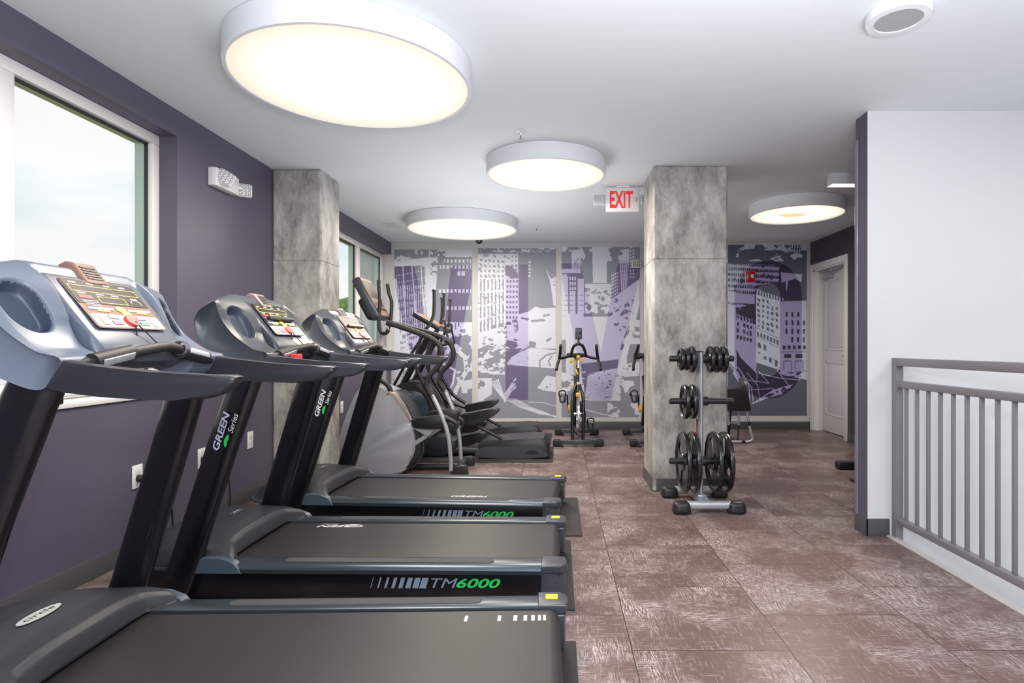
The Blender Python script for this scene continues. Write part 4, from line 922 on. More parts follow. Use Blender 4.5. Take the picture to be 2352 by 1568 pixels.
# ================================================================== TWO REAR ELLIPTICALS
def make_elliptical():
    o_ = thing('elliptical_trainer', '', 'elliptical', (-.9, 5.86, 0.0087), 0, 'black ellipticals by the mural wall')
    OX, OY = -.9, 5.86
    def l2(pts, Y): return [Vector((p.x - OX, p.y - OY, p.z - .0087)) for p in PX(pts, Y)]
    def q2(pts, Y): return [(a - OX, b_ - .0087) for a, b_ in xz(pts, Y)]
    yn, yf = 5.70, 6.02
    bm = NB(); prism(bm, smooth2(q2([(898, 893), (918, 882), (942, 876), (962, 880), (980, 893), (996, 925), (1004, 960), (1000, 1000), (985, 1040), (880, 1045), (868, 1000), (876, 935)], yn), 4), -.12, .12, .03, 4); b0 = obj('flywheel_cover', bm, M_black, o_, smooth=45)
    bm = NB(); prism(bm, smooth2(q2([(918, 905), (945, 897), (968, 905), (980, 930), (984, 958), (960, 962), (930, 962), (916, 935)], yn), 4), -.128, .128, .01, 2); obj('side_panel', bm, M_recess, b0, smooth=45)
    bm = NB(); prism(bm, smooth2(q2([(955, 885), (972, 884), (992, 905), (1010, 945), (1012, 975), (1003, 975), (990, 935), (974, 905)], yn), 4), -.14, -.10, .006, 2); prism(bm, smooth2(q2([(955, 885), (972, 884), (992, 905), (1010, 945), (1012, 975), (1003, 975), (990, 935), (974, 905)], yn), 4), .10, .14, .006, 2); obj('crank_cover', bm, mat('bronze_black', (70, 62, 62), .35), o_, smooth=45)
    bm = NB(); box(bm, *sorted([at(900, 0, yn).x - OX, at(1110, 0, yn).x - OX]), -.09, .09, .02, .075, .01); prism(bm, q2([(1100, 1049), (1100, 1020), (1112, 1012), (1160, 1008), (1225, 1004), (1250, 1004), (1260, 1020), (1263, 1049)], yn), -.22, .20, .022, 4)
    b1 = obj('rear_base', bm, M_black, o_, smooth=45)
    for s_, y_ in ((-1, -.222), (1, .196)):
        bm = NB(); prism(bm, smooth2(q2([(1103, 1048), (1106, 1026), (1150, 1023), (1225, 1022), (1244, 1030), (1253, 1048)], yn), 3), y_, y_ + .008, .003, 1); pn = obj('side_trim', bm, M_greydark, b1)
        bm = NB(); prism(bm, smooth2(q2([(1208, 1040), (1212, 1033), (1224, 1030), (1234, 1033), (1237, 1040)], yn), 3), y_ - .002, y_ + .010, .001, 1); obj('carry_handle', bm, M_rubber, pn)
    bm = NB(); box(bm, -.26, -.10, -.10, .10, .02, .16, .02); obj('front_base', bm, mat('dark_slate', (40, 42, 50), .4), o_)
    bm = NB(); prism(bm, q2([(968, 1049), (1022, 1049), (1038, 1025), (1022, 1003), (980, 1003), (955, 1030)], yn), -.13, .13, .01, 2); obj('crank_housing', bm, mat('dark_slate', (40, 42, 50), .4), o_)
    bm = NB(); box(bm, *sorted([at(905, 0, 5.86).x - OX, at(960, 0, 5.86).x - OX]), -.26, .26, .0005, .045, .012); obj('front_stabiliser', bm, M_black, o_)
    bm = NB(); tube(bm, l2([(925, 885), (950, 835), (985, 770)], 5.86), .035, 14); tube(bm, l2([(900, 893), (940, 820), (975, 765)], 5.80), .014, 10); tube(bm, l2([(900, 893), (940, 820), (975, 765)], 5.92), .014, 10); obj('mast', bm, M_blackgloss, o_)
    a, b_ = l2([(958, 717), (1020, 752)], 5.86); d = (b_ - a); ln_ = d.length; d.normalize(); mxq = frame_mx((a + b_) / 2 + Vector((0, 0, -.0)), (0, 1, 0), -d)
    bm = NB(); box(bm, -.15, .15, -ln_ / 2, ln_ / 2, -.05, 0, .018, 3, mx=mxq); h_ = obj('console', bm, M_black, o_)
    bm = NB(); box(bm, -.13, .13, -ln_ * .4, ln_ * .42, 0, .003, .001, 1, mx=mxq); obj('console_face', bm, M_brownface, h_)
    for yy, up_, low in ((5.62, [(997, 667), (997, 700), (995, 725), (987, 745), (975, 760), (962, 790), (955, 830), (958, 850)], [(958, 850), (975, 885), (1000, 925), (1030, 950)]), (6.10, [(1020, 674), (1019, 700), (1016, 735), (1005, 760), (990, 800), (985, 850)], [(985, 850), (1005, 890), (1030, 925), (1060, 945)])):
        bm = NB(); tube(bm, l2(up_, yy), .0155, 14, 4); m_ = obj('moving_handle', bm, M_foam, o_)
        bm = NB(); p_ = l2([up_[0]], yy)[0]; lathe(bm, [(0, -.01), (.019, -.008), (.021, .004), (.014, .012), (0, .014)], 16, Matrix.Translation(p_)); obj('handle_cap', bm, M_black, m_)
        bm = NB(); tube(bm, l2(low, yy), .02, 12, 3); obj('lower_arm', bm, M_blackgloss, o_)
    for yy in (5.78, 5.94):
        bm = NB(); tube(bm, l2([(1012, 738), (1020, 735), (1025, 760), (1030, 785), (1020, 792), (1008, 785)], yy), .011, 10, 4); g_ = obj('fixed_handle', bm, M_black, o_)
    for yy, a_ in ((5.64, 0), (6.02, 1)):
        ddx, ddy = (0, 0) if a_ == 0 else (-30, 55)
        bm = NB(); prism(bm, smooth2(q2([(1058 + ddx, 952 + ddy), (1080 + ddx, 948 + ddy), (1110 + ddx, 942 + ddy), (1140 + ddx, 938 + ddy), (1146 + ddx, 944 + ddy), (1130 + ddx, 958 + ddy), (1100 + ddx, 972 + ddy), (1068 + ddx, 978 + ddy), (1060 + ddx, 968 + ddy)], yy), 3), yy - OY, yy - OY + .13, .008, 2); obj('pedal', bm, M_black, o_, smooth=45)
        bm = NB(); tube(bm, l2([(1085 + ddx, 972 + ddy), (1125 + ddx, 993 + ddy if a_ == 0 else 1030), (1163 + ddx * .3, 1013 if a_ == 0 else 1018)], yy + .065), .015, 12); obj('roller_rail', bm, M_blackgloss, o_)
        bm = NB(); tube(bm, l2([(1000, 925 + ddy * .8), (1035 + ddx, 950 + ddy), (1070 + ddx, 962 + ddy)], yy + .065), .018, 12); obj('pedal_arm', bm, M_blackgloss, o_)
    return o_
e2 = make_elliptical(); e2['label'] = 'black elliptical with grey side panel on the mat beside the big grey elliptical'
e3 = copy_tree(e2); e3.location = (-.9 - .10, 6.76, 0.0087); e3['label'] = 'black elliptical with raised pedal closest to the mural wall'

# ================================================================== BIKES
def make_bike(cx_, label):
    o_ = thing('spin_bike', label, 'exercise bike', (cx_, 6.8, 0), 0, 'spin bikes before the mural')
    ox_, oy = .23, 6.8
    def q(px, py, Y): p = at(px, py, Y); return Vector((p.x - ox_, p.y - oy, p.z))
    for Y, x0, x1, yc in ((6.38, 1270, 1387, 1018), (7.22, 1274, 1375, 991)):
        z = .048; xa, xb = q(x0, 0, Y).x, q(x1, 0, Y).x
        bm = NB(); box(bm, xa + .06, xb - .06, Y - oy - .03, Y - oy + .03, z - .022, z + .025, .006); f_ = obj('base_bar', bm, M_greydark, o_)
        for xx in (xa + .045, xb - .045):
            bm = NB(); box(bm, xx - .045, xx + .045, Y - oy - .036, Y - oy + .036, .0005, .078, .018, 3); obj('foot_cap', bm, M_rubber, f_)
        bm = NB()
        for xx in (xa + .10, xb - .10): lathe(bm, [(0, .0005), (.02, .0005), (.02, .01), (.008, .014), (.008, .03), (0, .03)], 12, Matrix.Translation((xx, Y - oy - .045, 0)))
        for xx in (-.07, .07): lathe(bm, [(0, 0), (.006, 0), (.005, .004), (0, .004)], 8, frame_mx((xx, Y - oy - .0305, z), (1, 0, 0), (0, 0, 1)))
        obj('leveller', bm, M_chrome if 0 else M_rubber, f_)
    bm = NB()
    for s in (-1, 1):
        tube(bm, [q(1327 + s * 3, 883, 6.55), q(1327 + s * 11, 905, 6.5), q(1327 + s * 13, 935, 6.45), q(1327 + s * 12.5, 985, 6.42), q(1327 + s * 12, 1012, 6.40)], [.016, .018, .018, .017, .016], 12, 4)
    obj('fork', bm, M_blackgloss, o_)
    bm = NB(); tube(bm, [q(1327, 885, 6.55), q(1327, 838, 6.62)], .019, 14, power=.8); tube(bm, [q(1327, 885, 6.56), Vector((0, .25, .48)), Vector((0, .42, .12))], .03, 14); tube(bm, [Vector((0, .22, .5)), Vector((0, .42, .72))], .022, 12); tube(bm, [Vector((0, -.1, .10)), Vector((0, .42, .10))], .022, 10); tube(bm, [Vector((0, .3, .10)), Vector((0, .42, .05))], .02, 10)
    obj('frame', bm, M_black, o_)
    bm = NB(); lathe(bm, [(.200, -.008), (.212, -.013), (.225, -.010), (.225, .010), (.212, .013), (.200, .008), (.200, -.008)], 64, Matrix.Translation((.006, -.27, .34)) @ Matrix.Rotation(R(90), 4, 'Y')); lathe(bm, [(0, -.004), (.202, -.004), (.202, .004), (0, .004)], 48, Matrix.Translation((.006, -.27, .34)) @ Matrix.Rotation(R(90), 4, 'Y')); lathe(bm, [(0, -.045), (.022, -.045), (.022, .045), (0, .045)], 20, Matrix.Translation((.006, -.27, .34)) @ Matrix.Rotation(R(90), 4, 'Y'))
    obj('flywheel', bm, M_chrome, o_)
    for s in (-1, 1): bm = NB(); lathe(bm, [(0, -.012), (.045, -.012), (.05, 0), (.045, .012), (0, .012)], 24, Matrix.Translation((s * .088, .10, .36)) @ Matrix.Rotation(R(90), 4, 'Y')); obj('crank_hub', bm, M_yellow, o_)
    bm = NB(); prism(bm, [(-.12, .28), (.2, .28), (.26, .36), (.2, .44), (-.12, .44), (-.18, .36)], .045, .075, .01, 2, axis='x'); obj('chain_guard', bm, M_black, o_)
    # stem, knobs, brake
    bm = NB(); lathe(bm, [(0, 0), (.020, 0), (.022, .01), (.016, .02), (0, .022)], 10, frame_mx(q(1328, 819, 6.50) + Vector((0, -.02, 0)), (1, 0, 0), (0, 0, 1))); obj('adjust_knob', bm, M_yellow, o_)
    for px_ in (1312, 1336):
        bm = NB(); lathe(bm, [(0, 0), (.017, 0), (.020, .01), (.014, .018), (0, .02)], 10, frame_mx(q(px_, 829, 6.58), (1, 0, 0), (0, 0, 1))); obj('adjust_knob', bm, M_yellow, o_)
    bm = NB(); tube(bm, [q(1323, 848, 6.5), q(1326, 858, 6.47), q(1328, 858, 6.47)], .008, 8, 3); box(bm, *(lambda c: (c.x - .02, c.x - .005, c.y, c.y + .03, c.z - .02, c.z + .05))(q(1324, 836, 6.55)), .004); tube(bm, [q(1318, 887, 6.6), q(1312, 886, 6.6)], .009, 8)
    c = q(1327, 907, 6.43); box(bm, c.x - .019, c.x + .019, c.y - .02, c.y + .05, c.z - .02, c.z + .025, .008); obj('brake_lever', bm, M_yellow, o_)
    bm = NB(); tube(bm, [q(1328, 882, 6.49), q(1328, 905, 6.46)], .007, 8); tube(bm, [q(1328, 845, 6.58), q(1328, 815, 6.6)], .013, 10); obj('brake_rod', bm, M_chrome, o_)
    bm = NB(); c = q(1328, 880, 6.5); box(bm, c.x - .016, c.x + .016, c.y - .012, c.y, c.z - .016, c.z + .016, .002, 1); obj('frame_label', bm, M_inkw, o_)
    # handlebar
    bm = NB()
    tube(bm, [q(1312, 818, 6.55), q(1314, 805, 6.48), q(1319, 794, 6.42), q(1328, 790, 6.40), q(1338, 794, 6.42), q(1343, 805, 6.48), q(1346, 818, 6.55)], .0165, 12, 5)
    tube(bm, [q(1284, 823, 6.50), q(1296, 821, 6.55), q(1312, 817, 6.58), q(1329, 814, 6.58), q(1345, 817, 6.58), q(1358, 821, 6.55), q(1372, 823, 6.50)], .0155, 12, 4)
    for s in (-1, 1):
        cxp = 1329
        tube(bm, [q(cxp + s * 41, 793, 6.30), q(cxp + s * 42, 806, 6.40), q(cxp + s * 44.5, 824, 6.48), q(cxp + s * 49, 838, 6.42), q(cxp + s * 51, 849, 6.36)], .0165, 12, 4)
    obj('handlebar', bm, M_foam, o_)
    bm = NB(); c = q(1329, 766, 6.42); box(bm, c.x - .036, c.x + .036, c.y - .01, c.y + .025, c.z - .062, c.z + .062, .008); tube(bm, [q(1329, 778, 6.44), q(1329, 792, 6.42)], .011, 10); d_ = obj('bike_console', bm, M_black, o_)
    bm = NB(); box(bm, c.x - .028, c.x + .028, c.y - .0125, c.y - .0105, c.z + .02, c.z + .052, .001, 1); box(bm, c.x - .026, c.x - .004, c.y - .0125, c.y - .0105, c.z - .05, c.z - .01, .001, 1); box(bm, c.x + .004, c.x + .026, c.y - .0125, c.y - .0105, c.z - .05, c.z - .01, .001, 1); obj('console_buttons', bm, M_greydark, d_)
    # cranks & pedals
    for s, zc in ((-1, .52), (1, .20)):
        bm = NB(); tube(bm, [(s * .095, .10, .36), (s * .105, .06 * 0 + .10, .44 if s < 0 else .27), (s * .105, .10, zc)], .010, 10); tube(bm, [(s * .105, .10, zc), (s * .20, .10, zc)], .007, 8); cr_ = obj('crank_arm', bm, M_blackgloss, o_)
        bm = NB(); box(bm, s * .165 - .042, s * .165 + .042, .05, .15, zc - .012, zc + .012, .006)
        tube(bm, [(s * .165 - .038, .06, zc), (s * .165 - .036, .00, zc + .045), (s * .165, -.02, zc + .06), (s * .165 + .036, .0, zc + .045), (s * .165 + .038, .06, zc)], .007, 8, 4); tube(bm, [(s * .165 - .03, .06, zc - .01), (s * .165 - .02, .0, zc - .07), (s * .165 + .02, .0, zc - .07), (s * .165 + .03, .06, zc - .01)], .012, 8, 4)
        pd = obj('pedal', bm, M_rubber, o_)
        bm = NB(); box(bm, s * .165 - .03, s * .165 + .03, -.012, -.004, zc + .0, zc + .03, .003); obj('toe_clip', bm, M_chrome if 0 else mat('clip_grey', (150, 150, 155), .3), pd)
    bm = NB(); tube(bm, [(.075, .32, .46), (.15, .34, .43), (.16, .34, .50), (.19, .34, .54)], .008, 8); obj('bottle_holder', bm, M_silver, o_)
    bm = NB(); tube(bm, [(0, .42, .45), (0, .45, .955)], .018, 12); obj('seat_post', bm, M_silver, o_)
    bm = NB(); prism(bm, [(0, .34 - .12), (.03, .32 - .1), (.045, .40), (.11, .50), (.10, .58), (-.10, .58), (-.11, .50), (-.045, .40), (-.03, .22)], .955, 1.01, .018, 3, axis='z'); obj('saddle', bm, M_black, o_)
    return o_
b1 = make_bike(.23, 'black spin bike with yellow knobs in front of the V mural panel')
b2 = copy_tree(b1); b2.location.x = 1.07; b2['label'] = 'spin bike mostly hidden behind the centre pillar'

# ================================================================== BENCH MACHINE BEHIND THE PILLAR
def q4(px, py, Y, o): p = at(px, py, Y); return p - o
O = Vector((1.98, 6.7, 0))
bn = thing('weight_bench', 'black padded bench with chrome legs behind the centre pillar', 'bench', O)
bm = NB(); a = q4(1660, 888, 6.75, O); b_ = q4(1714, 936, 6.75, O)
prism(bm, [(a.x - .2, a.z - .02), (a.x - .2, a.z), (q4(1696, 888, 6.75, O).x, a.z), (q4(1708, 905, 6.75, O).x, q4(0, 903, 6.75, O).z), (b_.x, b_.z), (b_.x - .01, b_.z - .02), (a.x - .2, b_.z - .02)], -.14, .14, .02, 3); obj('pad', bm, M_black, bn)
bm = NB(); tube(bm, [q4(1714, 935, 6.6, O), q4(1719, 965, 6.6, O), q4(1724, 990, 6.6, O), q4(1728, 1003, 6.6, O), q4(1727, 1010, 6.6, O), q4(1718, 1014, 6.6, O), q4(1700, 1014, 6.6, O), q4(1640, 1014, 6.6, O)], .015, 12, 5); obj('outer_leg', bm, M_silver, bn)
bm = NB(); tube(bm, [q4(1703, 1014, 6.6, O), q4(1711, 1014, 6.6, O)], .018, 12); tube(bm, [q4(1720, 968, 6.6, O), q4(1721.5, 977, 6.6, O)], .019, 12); obj('leg_sleeve', bm, M_rubber, bn)
bm = NB()
for px_ in (1674, 1697): tube(bm, [q4(px_, 938, 6.65, O), q4(px_, 976, 6.65, O)], .011, 10)
tube(bm, [q4(1665, 971, 6.65, O), q4(1697, 971, 6.65, O)], .007, 8); tube(bm, [q4(1655, 939, 6.65, O), q4(1697, 941, 6.65, O)], .009, 8); obj('front_leg', bm, M_silver, bn)
bm = NB(); tube(bm, [q4(1640, 1013, 6.95, O), q4(1700, 1010, 6.95, O)], .018, 10); tube(bm, [(q4(1690, 0, 6.6, O).x, -.1, .018), (q4(1690, 0, 6.6, O).x, .26, .018)], .0175, 10); tube(bm, [(q4(1690, 0, 6.6, O).x, .2, .02), (q4(1690, 0, 6.6, O).x, .1, .40)], .02, 10); tube(bm, [(q4(1697, 0, 6.65, O).x, -.05, q4(0, 976, 6.65, O).z), (q4(1697, 0, 6.6, O).x, -.05, .01)], .010, 8); obj('rear_frame', bm, M_black, bn)
bm = NB(); lathe(bm, [(0, -.012), (.10, -.012), (.12, -.016), (.127, -.008), (.127, .008), (.12, .016), (.10, .012), (0, .012)], 40, Matrix.Translation(q4(1708, 890, 6.75, O)) @ Matrix.Rotation(R(80), 4, 'Y')); tube(bm, [q4(1698, 890, 6.75, O), q4(1710, 890, 6.75, O)], .02, 10); tube(bm, [q4(1700, 892, 6.75, O), q4(1706, 925, 6.75, O)], .014, 8); obj('mounted_disc', bm, mat('disc_grey', (74, 72, 76), .35), bn)

# ================================================================== MACHINE EDGE BEHIND THE PARTITION
O = Vector((2.55, 4.72, 0))
mc2 = thing('chrome_machine_frame', 'chrome and black machine foot just visible behind the purple wall end', 'gym machine', O)
bm = NB(); box(bm, -.16, .30, -.05, .05, .0005, .022, .008); obj('foot_pad', bm, M_black, mc2)
bm = NB(); tube(bm, [(-.13, 0, .024), (.0, 0, .10), (.30, 0, .32)], .018, 12); obj('foot_tube', bm, M_silver, mc2)
bm = NB(); tube(bm, [(.30, 0, .3), (.34, 0, 1.25)], .03, 12); tube(bm, [(.34, 0, 1.25), (.14, 0, 1.22)], .02, 10); box(bm, -.05, .3, .45, .55, .0005, .07, .02); box(bm, .24, .34, -.05, .55, .0005, .05, .01); obj('machine_frame', bm, M_black, mc2)
# ================================================================== MURAL PANELS
rng = np.random.default_rng(5)
def vnoise(X, Y, sx, sy, seed=0, oct_=4):
    """value noise in [0,1] over arrays, cell sizes in photo pixels"""
    out = np.zeros_like(X); amp = 1.; tot = 0.
    for o in range(oct_):
        g = np.random.default_rng(seed * 17 + o).random((97, 97))
        x = X / sx * 2 ** o; y = Y / sy * 2 ** o
        xi = np.floor(x).astype(int); yi = np.floor(y).astype(int); fx = x - xi; fy = y - yi
        fx = fx * fx * (3 - 2 * fx); fy = fy * fy * (3 - 2 * fy)
        a = g[xi % 97, yi % 97]; b_ = g[(xi + 1) % 97, yi % 97]; c = g[xi % 97, (yi + 1) % 97]; d = g[(xi + 1) % 97, (yi + 1) % 97]
        out += amp * ((a * (1 - fx) + b_ * fx) * (1 - fy) + (c * (1 - fx) + d * fx) * fy); tot += amp; amp *= .55
    return out / tot
def poly(X, Y, pts):
    ins = np.zeros(X.shape, bool); n = len(pts)
    for i in range(n):
        x1, y1 = pts[i]; x2, y2 = pts[(i + 1) % n]
        if y1 == y2: continue
        c = ((y1 > Y) != (y2 > Y)) & (X < (x2 - x1) * (Y - y1) / (y2 - y1) + x1); ins ^= c
    return ins
def seg(X, Y, pts, w):
    m = np.zeros(X.shape, bool)
    for (x1, y1), (x2, y2) in zip(pts[:-1], pts[1:]):
        dx, dy = x2 - x1, y2 - y1; l2 = dx * dx + dy * dy + 1e-9
        t = np.clip(((X - x1) * dx + (Y - y1) * dy) / l2, 0, 1); m |= (X - x1 - t * dx) ** 2 + (Y - y1 - t * dy) ** 2 < (w / 2) ** 2
    return m
def grid_windows(X, Y, quad, nu, nv, fu=.5, fv=.55, seed=1, drop=.12, jag=0):
    """windows in a perspective quad: p00 top-left, p10 top-right, p11 bottom-right, p01 bottom-left"""
    (x0, y0), (x1, y1), (x2, y2), (x3, y3) = quad
    m = poly(X, Y, quad)
    # invert bilinear approx by iterations
    u = np.full(X.shape, .5); v = np.full(X.shape, .5)
    for _ in range(8):
        px = (1 - u) * (1 - v) * x0 + u * (1 - v) * x1 + u * v * x2 + (1 - u) * v * x3; py = (1 - u) * (1 - v) * y0 + u * (1 - v) * y1 + u * v * y2 + (1 - u) * v * y3
        ax = (1 - v) * (x1 - x0) + v * (x2 - x3); ay = (1 - v) * (y1 - y0) + v * (y2 - y3); bx = (1 - u) * (x3 - x0) + u * (x2 - x1); by = (1 - u) * (y3 - y0) + u * (y2 - y1)
        det = ax * by - ay * bx + 1e-9; ex = X - px; ey = Y - py; u = u + (ex * by - ey * bx) / det; v = v + (ax * ey - ay * ex) / det
        u = np.clip(u, -1, 2); v = np.clip(v, -1, 2)
    cu = u * nu; cv = v * nv
    r = np.random.default_rng(seed).random((nu + 2, nv + 2)); keep = r[np.clip(cu.astype(int), 0, nu + 1), np.clip(cv.astype(int), 0, nv + 1)] > drop
    j = vnoise(X, Y, 3, 3, seed + 50, 2) - .5
    return m & (np.abs(cu % 1 - .5 + j * jag) < fu / 2) & (np.abs(cv % 1 - .5 + j * jag) < fv / 2) & keep, m
def rrect(X, Y, x0, x1, y0, y1, r):
    qx = np.abs(X - (x0 + x1) / 2) - ((x1 - x0) / 2 - r); qy = np.abs(Y - (y0 + y1) / 2) - ((y1 - y0) / 2 - r)
    return np.hypot(np.maximum(qx, 0), np.maximum(qy, 0)) + np.minimum(np.maximum(qx, qy), 0) < r
def paint1(X, Y):
    N = vnoise(X, Y, 26, 20, 3, 5); N2 = vnoise(X, Y, 9, 6, 9, 4)
    L = np.zeros(X.shape, bool)
    L |= (N > .56) & (Y > 570) & (Y < 612) & (N2 > .5)
    L |= poly(X, Y, [(906, 600), (990, 590), (990, 608), (906, 612)]) 
    tower = poly(X, Y, [(906, 606), (973, 598), (985, 800), (960, 880), (906, 900)])
    L &= ~(tower & (Y > 612))
    for x0, x1 in ((925, 931), (945, 955), (966, 975)): L |= tower & seg(X, Y, [(x0, 600), (x1 + (x1 - x0) * 1.5, 890)], 2.6)
    for k in range(16):
        y = 628 + k * 17; L |= tower & seg(X, Y, [(906, y + 6), (985, y - 9)], 1.8) & ((np.floor(X / 3.2) % 2) == 0)
    L |= tower & (Y > 655) & ((np.abs((X + Y * -.02) % 5 - 2.5)) < .9) & (N2 > .36) & (Y < 880)
    L |= tower & (Y > 760) & (N2 > .48)
    L |= poly(X, Y, [(906, 640), (912, 640), (925, 900), (906, 900)])
    L |= poly(X, Y, [(975, 600), (986, 600), (998, 720), (985, 760), (978, 700)])
    L |= ((X > 985) & (X < 1010) & (Y < 660) & (N2 > .46)) | (poly(X, Y, [(985, 640), (1001, 640), (1004, 660), (990, 690), (983, 680)]))
    bld = poly(X, Y, [(1006, 588), (1084, 582), (1084, 745), (1010, 745), (1002, 660)]); L &= ~bld
    L |= (Y < 590) & (X > 1000) & (N > .45)
    for y, x0 in ((599, 1020), (613, 1010), (668, 1008), (707, 1025)):
        L |= (np.abs(Y - y) < 4) & (X > x0) & (X < 1082) & ((X % 9) < 5.2) & (N2 > .3)
    L |= (np.abs(Y - 628) < 5) & (((X > 1051) & (X < 1058)) | ((X > 1060) & (X < 1068)))
    L |= (Y > 740) & (Y < 860) & (X > 985) & (N > .43 + .0009 * (Y - 740))
    L |= (Y > 740) & (Y < 756) & (X > 1000) & (((X + 2) % 7) < 4)
    L |= seg(X, Y, [(1040, 795), (1068, 820), (1072, 850), (1050, 890), (1035, 930), (1030, 960)], 10 ) & (N2 > .35)
    L |= seg(X, Y, [(1010, 830), (1045, 850), (1040, 880), (1020, 920), (1010, 958)], 5)
    L |= (Y > 800) & (X > 1020) & (N > .60); L |= (Y > 905) & (X < 960) & (N > .6)
    letter = poly(X, Y, [(907, 611), (948, 611), (953, 615), (990, 780), (1012, 840), (1036, 609), (1084, 609), (1084, 645), (1034, 905), (1010, 950), (975, 950), (907, 660)])
    return L, letter
def paint2(X, Y):
    N = vnoise(X, Y, 24, 18, 13, 5); N2 = vnoise(X, Y, 8, 6, 19, 4); L = np.zeros(X.shape, bool)
    L |= (Y < 580) & (N2 > .6)
    bl = poly(X, Y, [(1098, 583), (1190, 583), (1192, 720), (1194, 765), (1098, 800)]); L |= bl & (N2 > .38)
    w, m = grid_windows(X, Y, [(1100, 640), (1160, 640), (1160, 750), (1100, 765)], 7, 4, .42, .88, 2, 0, .3); L = np.where(m, ~w & (N2 > .28), L)
    w, m = grid_windows(X, Y, [(1100, 590), (1160, 596), (1160, 640), (1100, 640)], 6, 4, .55, .5, 3, 0, .5); L = np.where(m, ~w & (N2 > .3), L)
    w, m = grid_windows(X, Y, [(1162, 640), (1191, 640), (1190, 735), (1161, 735)], 4, 8, .55, .5, 4, .05, .1); L = np.where(m, ~w, L)
    w, m = grid_windows(X, Y, [(1172, 584), (1190, 584), (1190, 625), (1172, 625)], 2, 4, .35, .5, 5, 0); L = np.where(m, ~w, L)
    L &= ~poly(X, Y, [(1160, 608), (1176, 612), (1190, 628), (1190, 640), (1160, 632)])
    for cx_, cy_ in ((1168, 744), (1183, 739), (1151, 748), (1134, 752)): L &= ~(((X - cx_) / 6.5) ** 2 + ((Y - cy_) / 6) ** 2 < 1) | (Y > cy_ + 2)
    L |= poly(X, Y, [(1098, 766), (1160, 752), (1192, 758), (1190, 770), (1140, 772), (1098, 780)]) & (N2 > .35)
    big = poly(X, Y, [(1190, 722), (1215, 715), (1230, 704), (1243, 708), (1277, 706), (1277, 770), (1240, 785), (1200, 782), (1190, 770)]); L |= big
    for a in (((1198, 730), (1212, 733)), ((1222, 737), (1250, 735)), ((1250, 725), (1260, 723))): L &= ~seg(X, Y, a, 4 + 2 * (N2 > .5))
    L |= poly(X, Y, [(1254, 617), (1262, 640), (1272, 700), (1277, 706), (1277, 636), (1266, 640)]) & (N2 > .35)
    L |= (X > 1214) & (X < 1219) & (Y > 595) & (Y < 640) & (Y % 8 < 3.5); L |= (X > 1270) & (Y > 636) & (Y < 700) & (Y % 8 < 5)
    L |= (Y > 770) & (Y < 800) & (N > .50); L |= (Y > 778) & (Y < 806) & seg(X, Y, [(1100, 800), (1150, 775), (1215, 792), (1185, 812), (1120, 790)], 1.8)
    L |= poly(X, Y, [(1164, 835), (1175, 820), (1195, 808), (1218, 798), (1277, 804), (1277, 846), (1220, 842), (1168, 838)]) & (N2 > .22)
    L &= ~seg(X, Y, [(1277, 810), (1255, 815), (1240, 828), (1240, 842)], 3.5); L &= ~seg(X, Y, [(1268, 818), (1260, 828), (1264, 840)], 3)
    L |= (X < 1160) & (Y > 800) & (Y < 860) & (N > .60)
    L |= poly(X, Y, [(1234, 890), (1255, 862), (1277, 866), (1277, 900), (1240, 895)]) & (N2 > .3)
    L |= (X < 1130) & (Y > 868) & (Y < 930) & (N > .42)
    for k in range(5): L |= seg(X, Y, [(1128 + k * 4, 878 - k * 2), (1140 + k * 3, 895), (1158 + k * 1, 918 + k)], 2.4)
    for k in range(3): L |= seg(X, Y, [(1160, 905 + 8 * k), (1172, 888 + 6 * k), (1184, 870 + 9 * k)], 4) & (N2 > .35)
    for k in range(5): L |= seg(X, Y, [(1160 + 6 * k, 915), (1195 + 6 * k, 935), (1240 + 5 * k, 950), (1277, 955 + k)], 1.6)
    L |= seg(X, Y, [(1214, 923), (1245, 924), (1277, 932)], 1.4); L |= (Y > 930) & (X < 1120) & (N > .6)
    L |= (X > 1105) & (X < 1150) & (Y > 840) & (Y < 856) & (N2 > .5)
    return L, rrect(X, Y, 1161, 1213, 607, 918.5, 4)
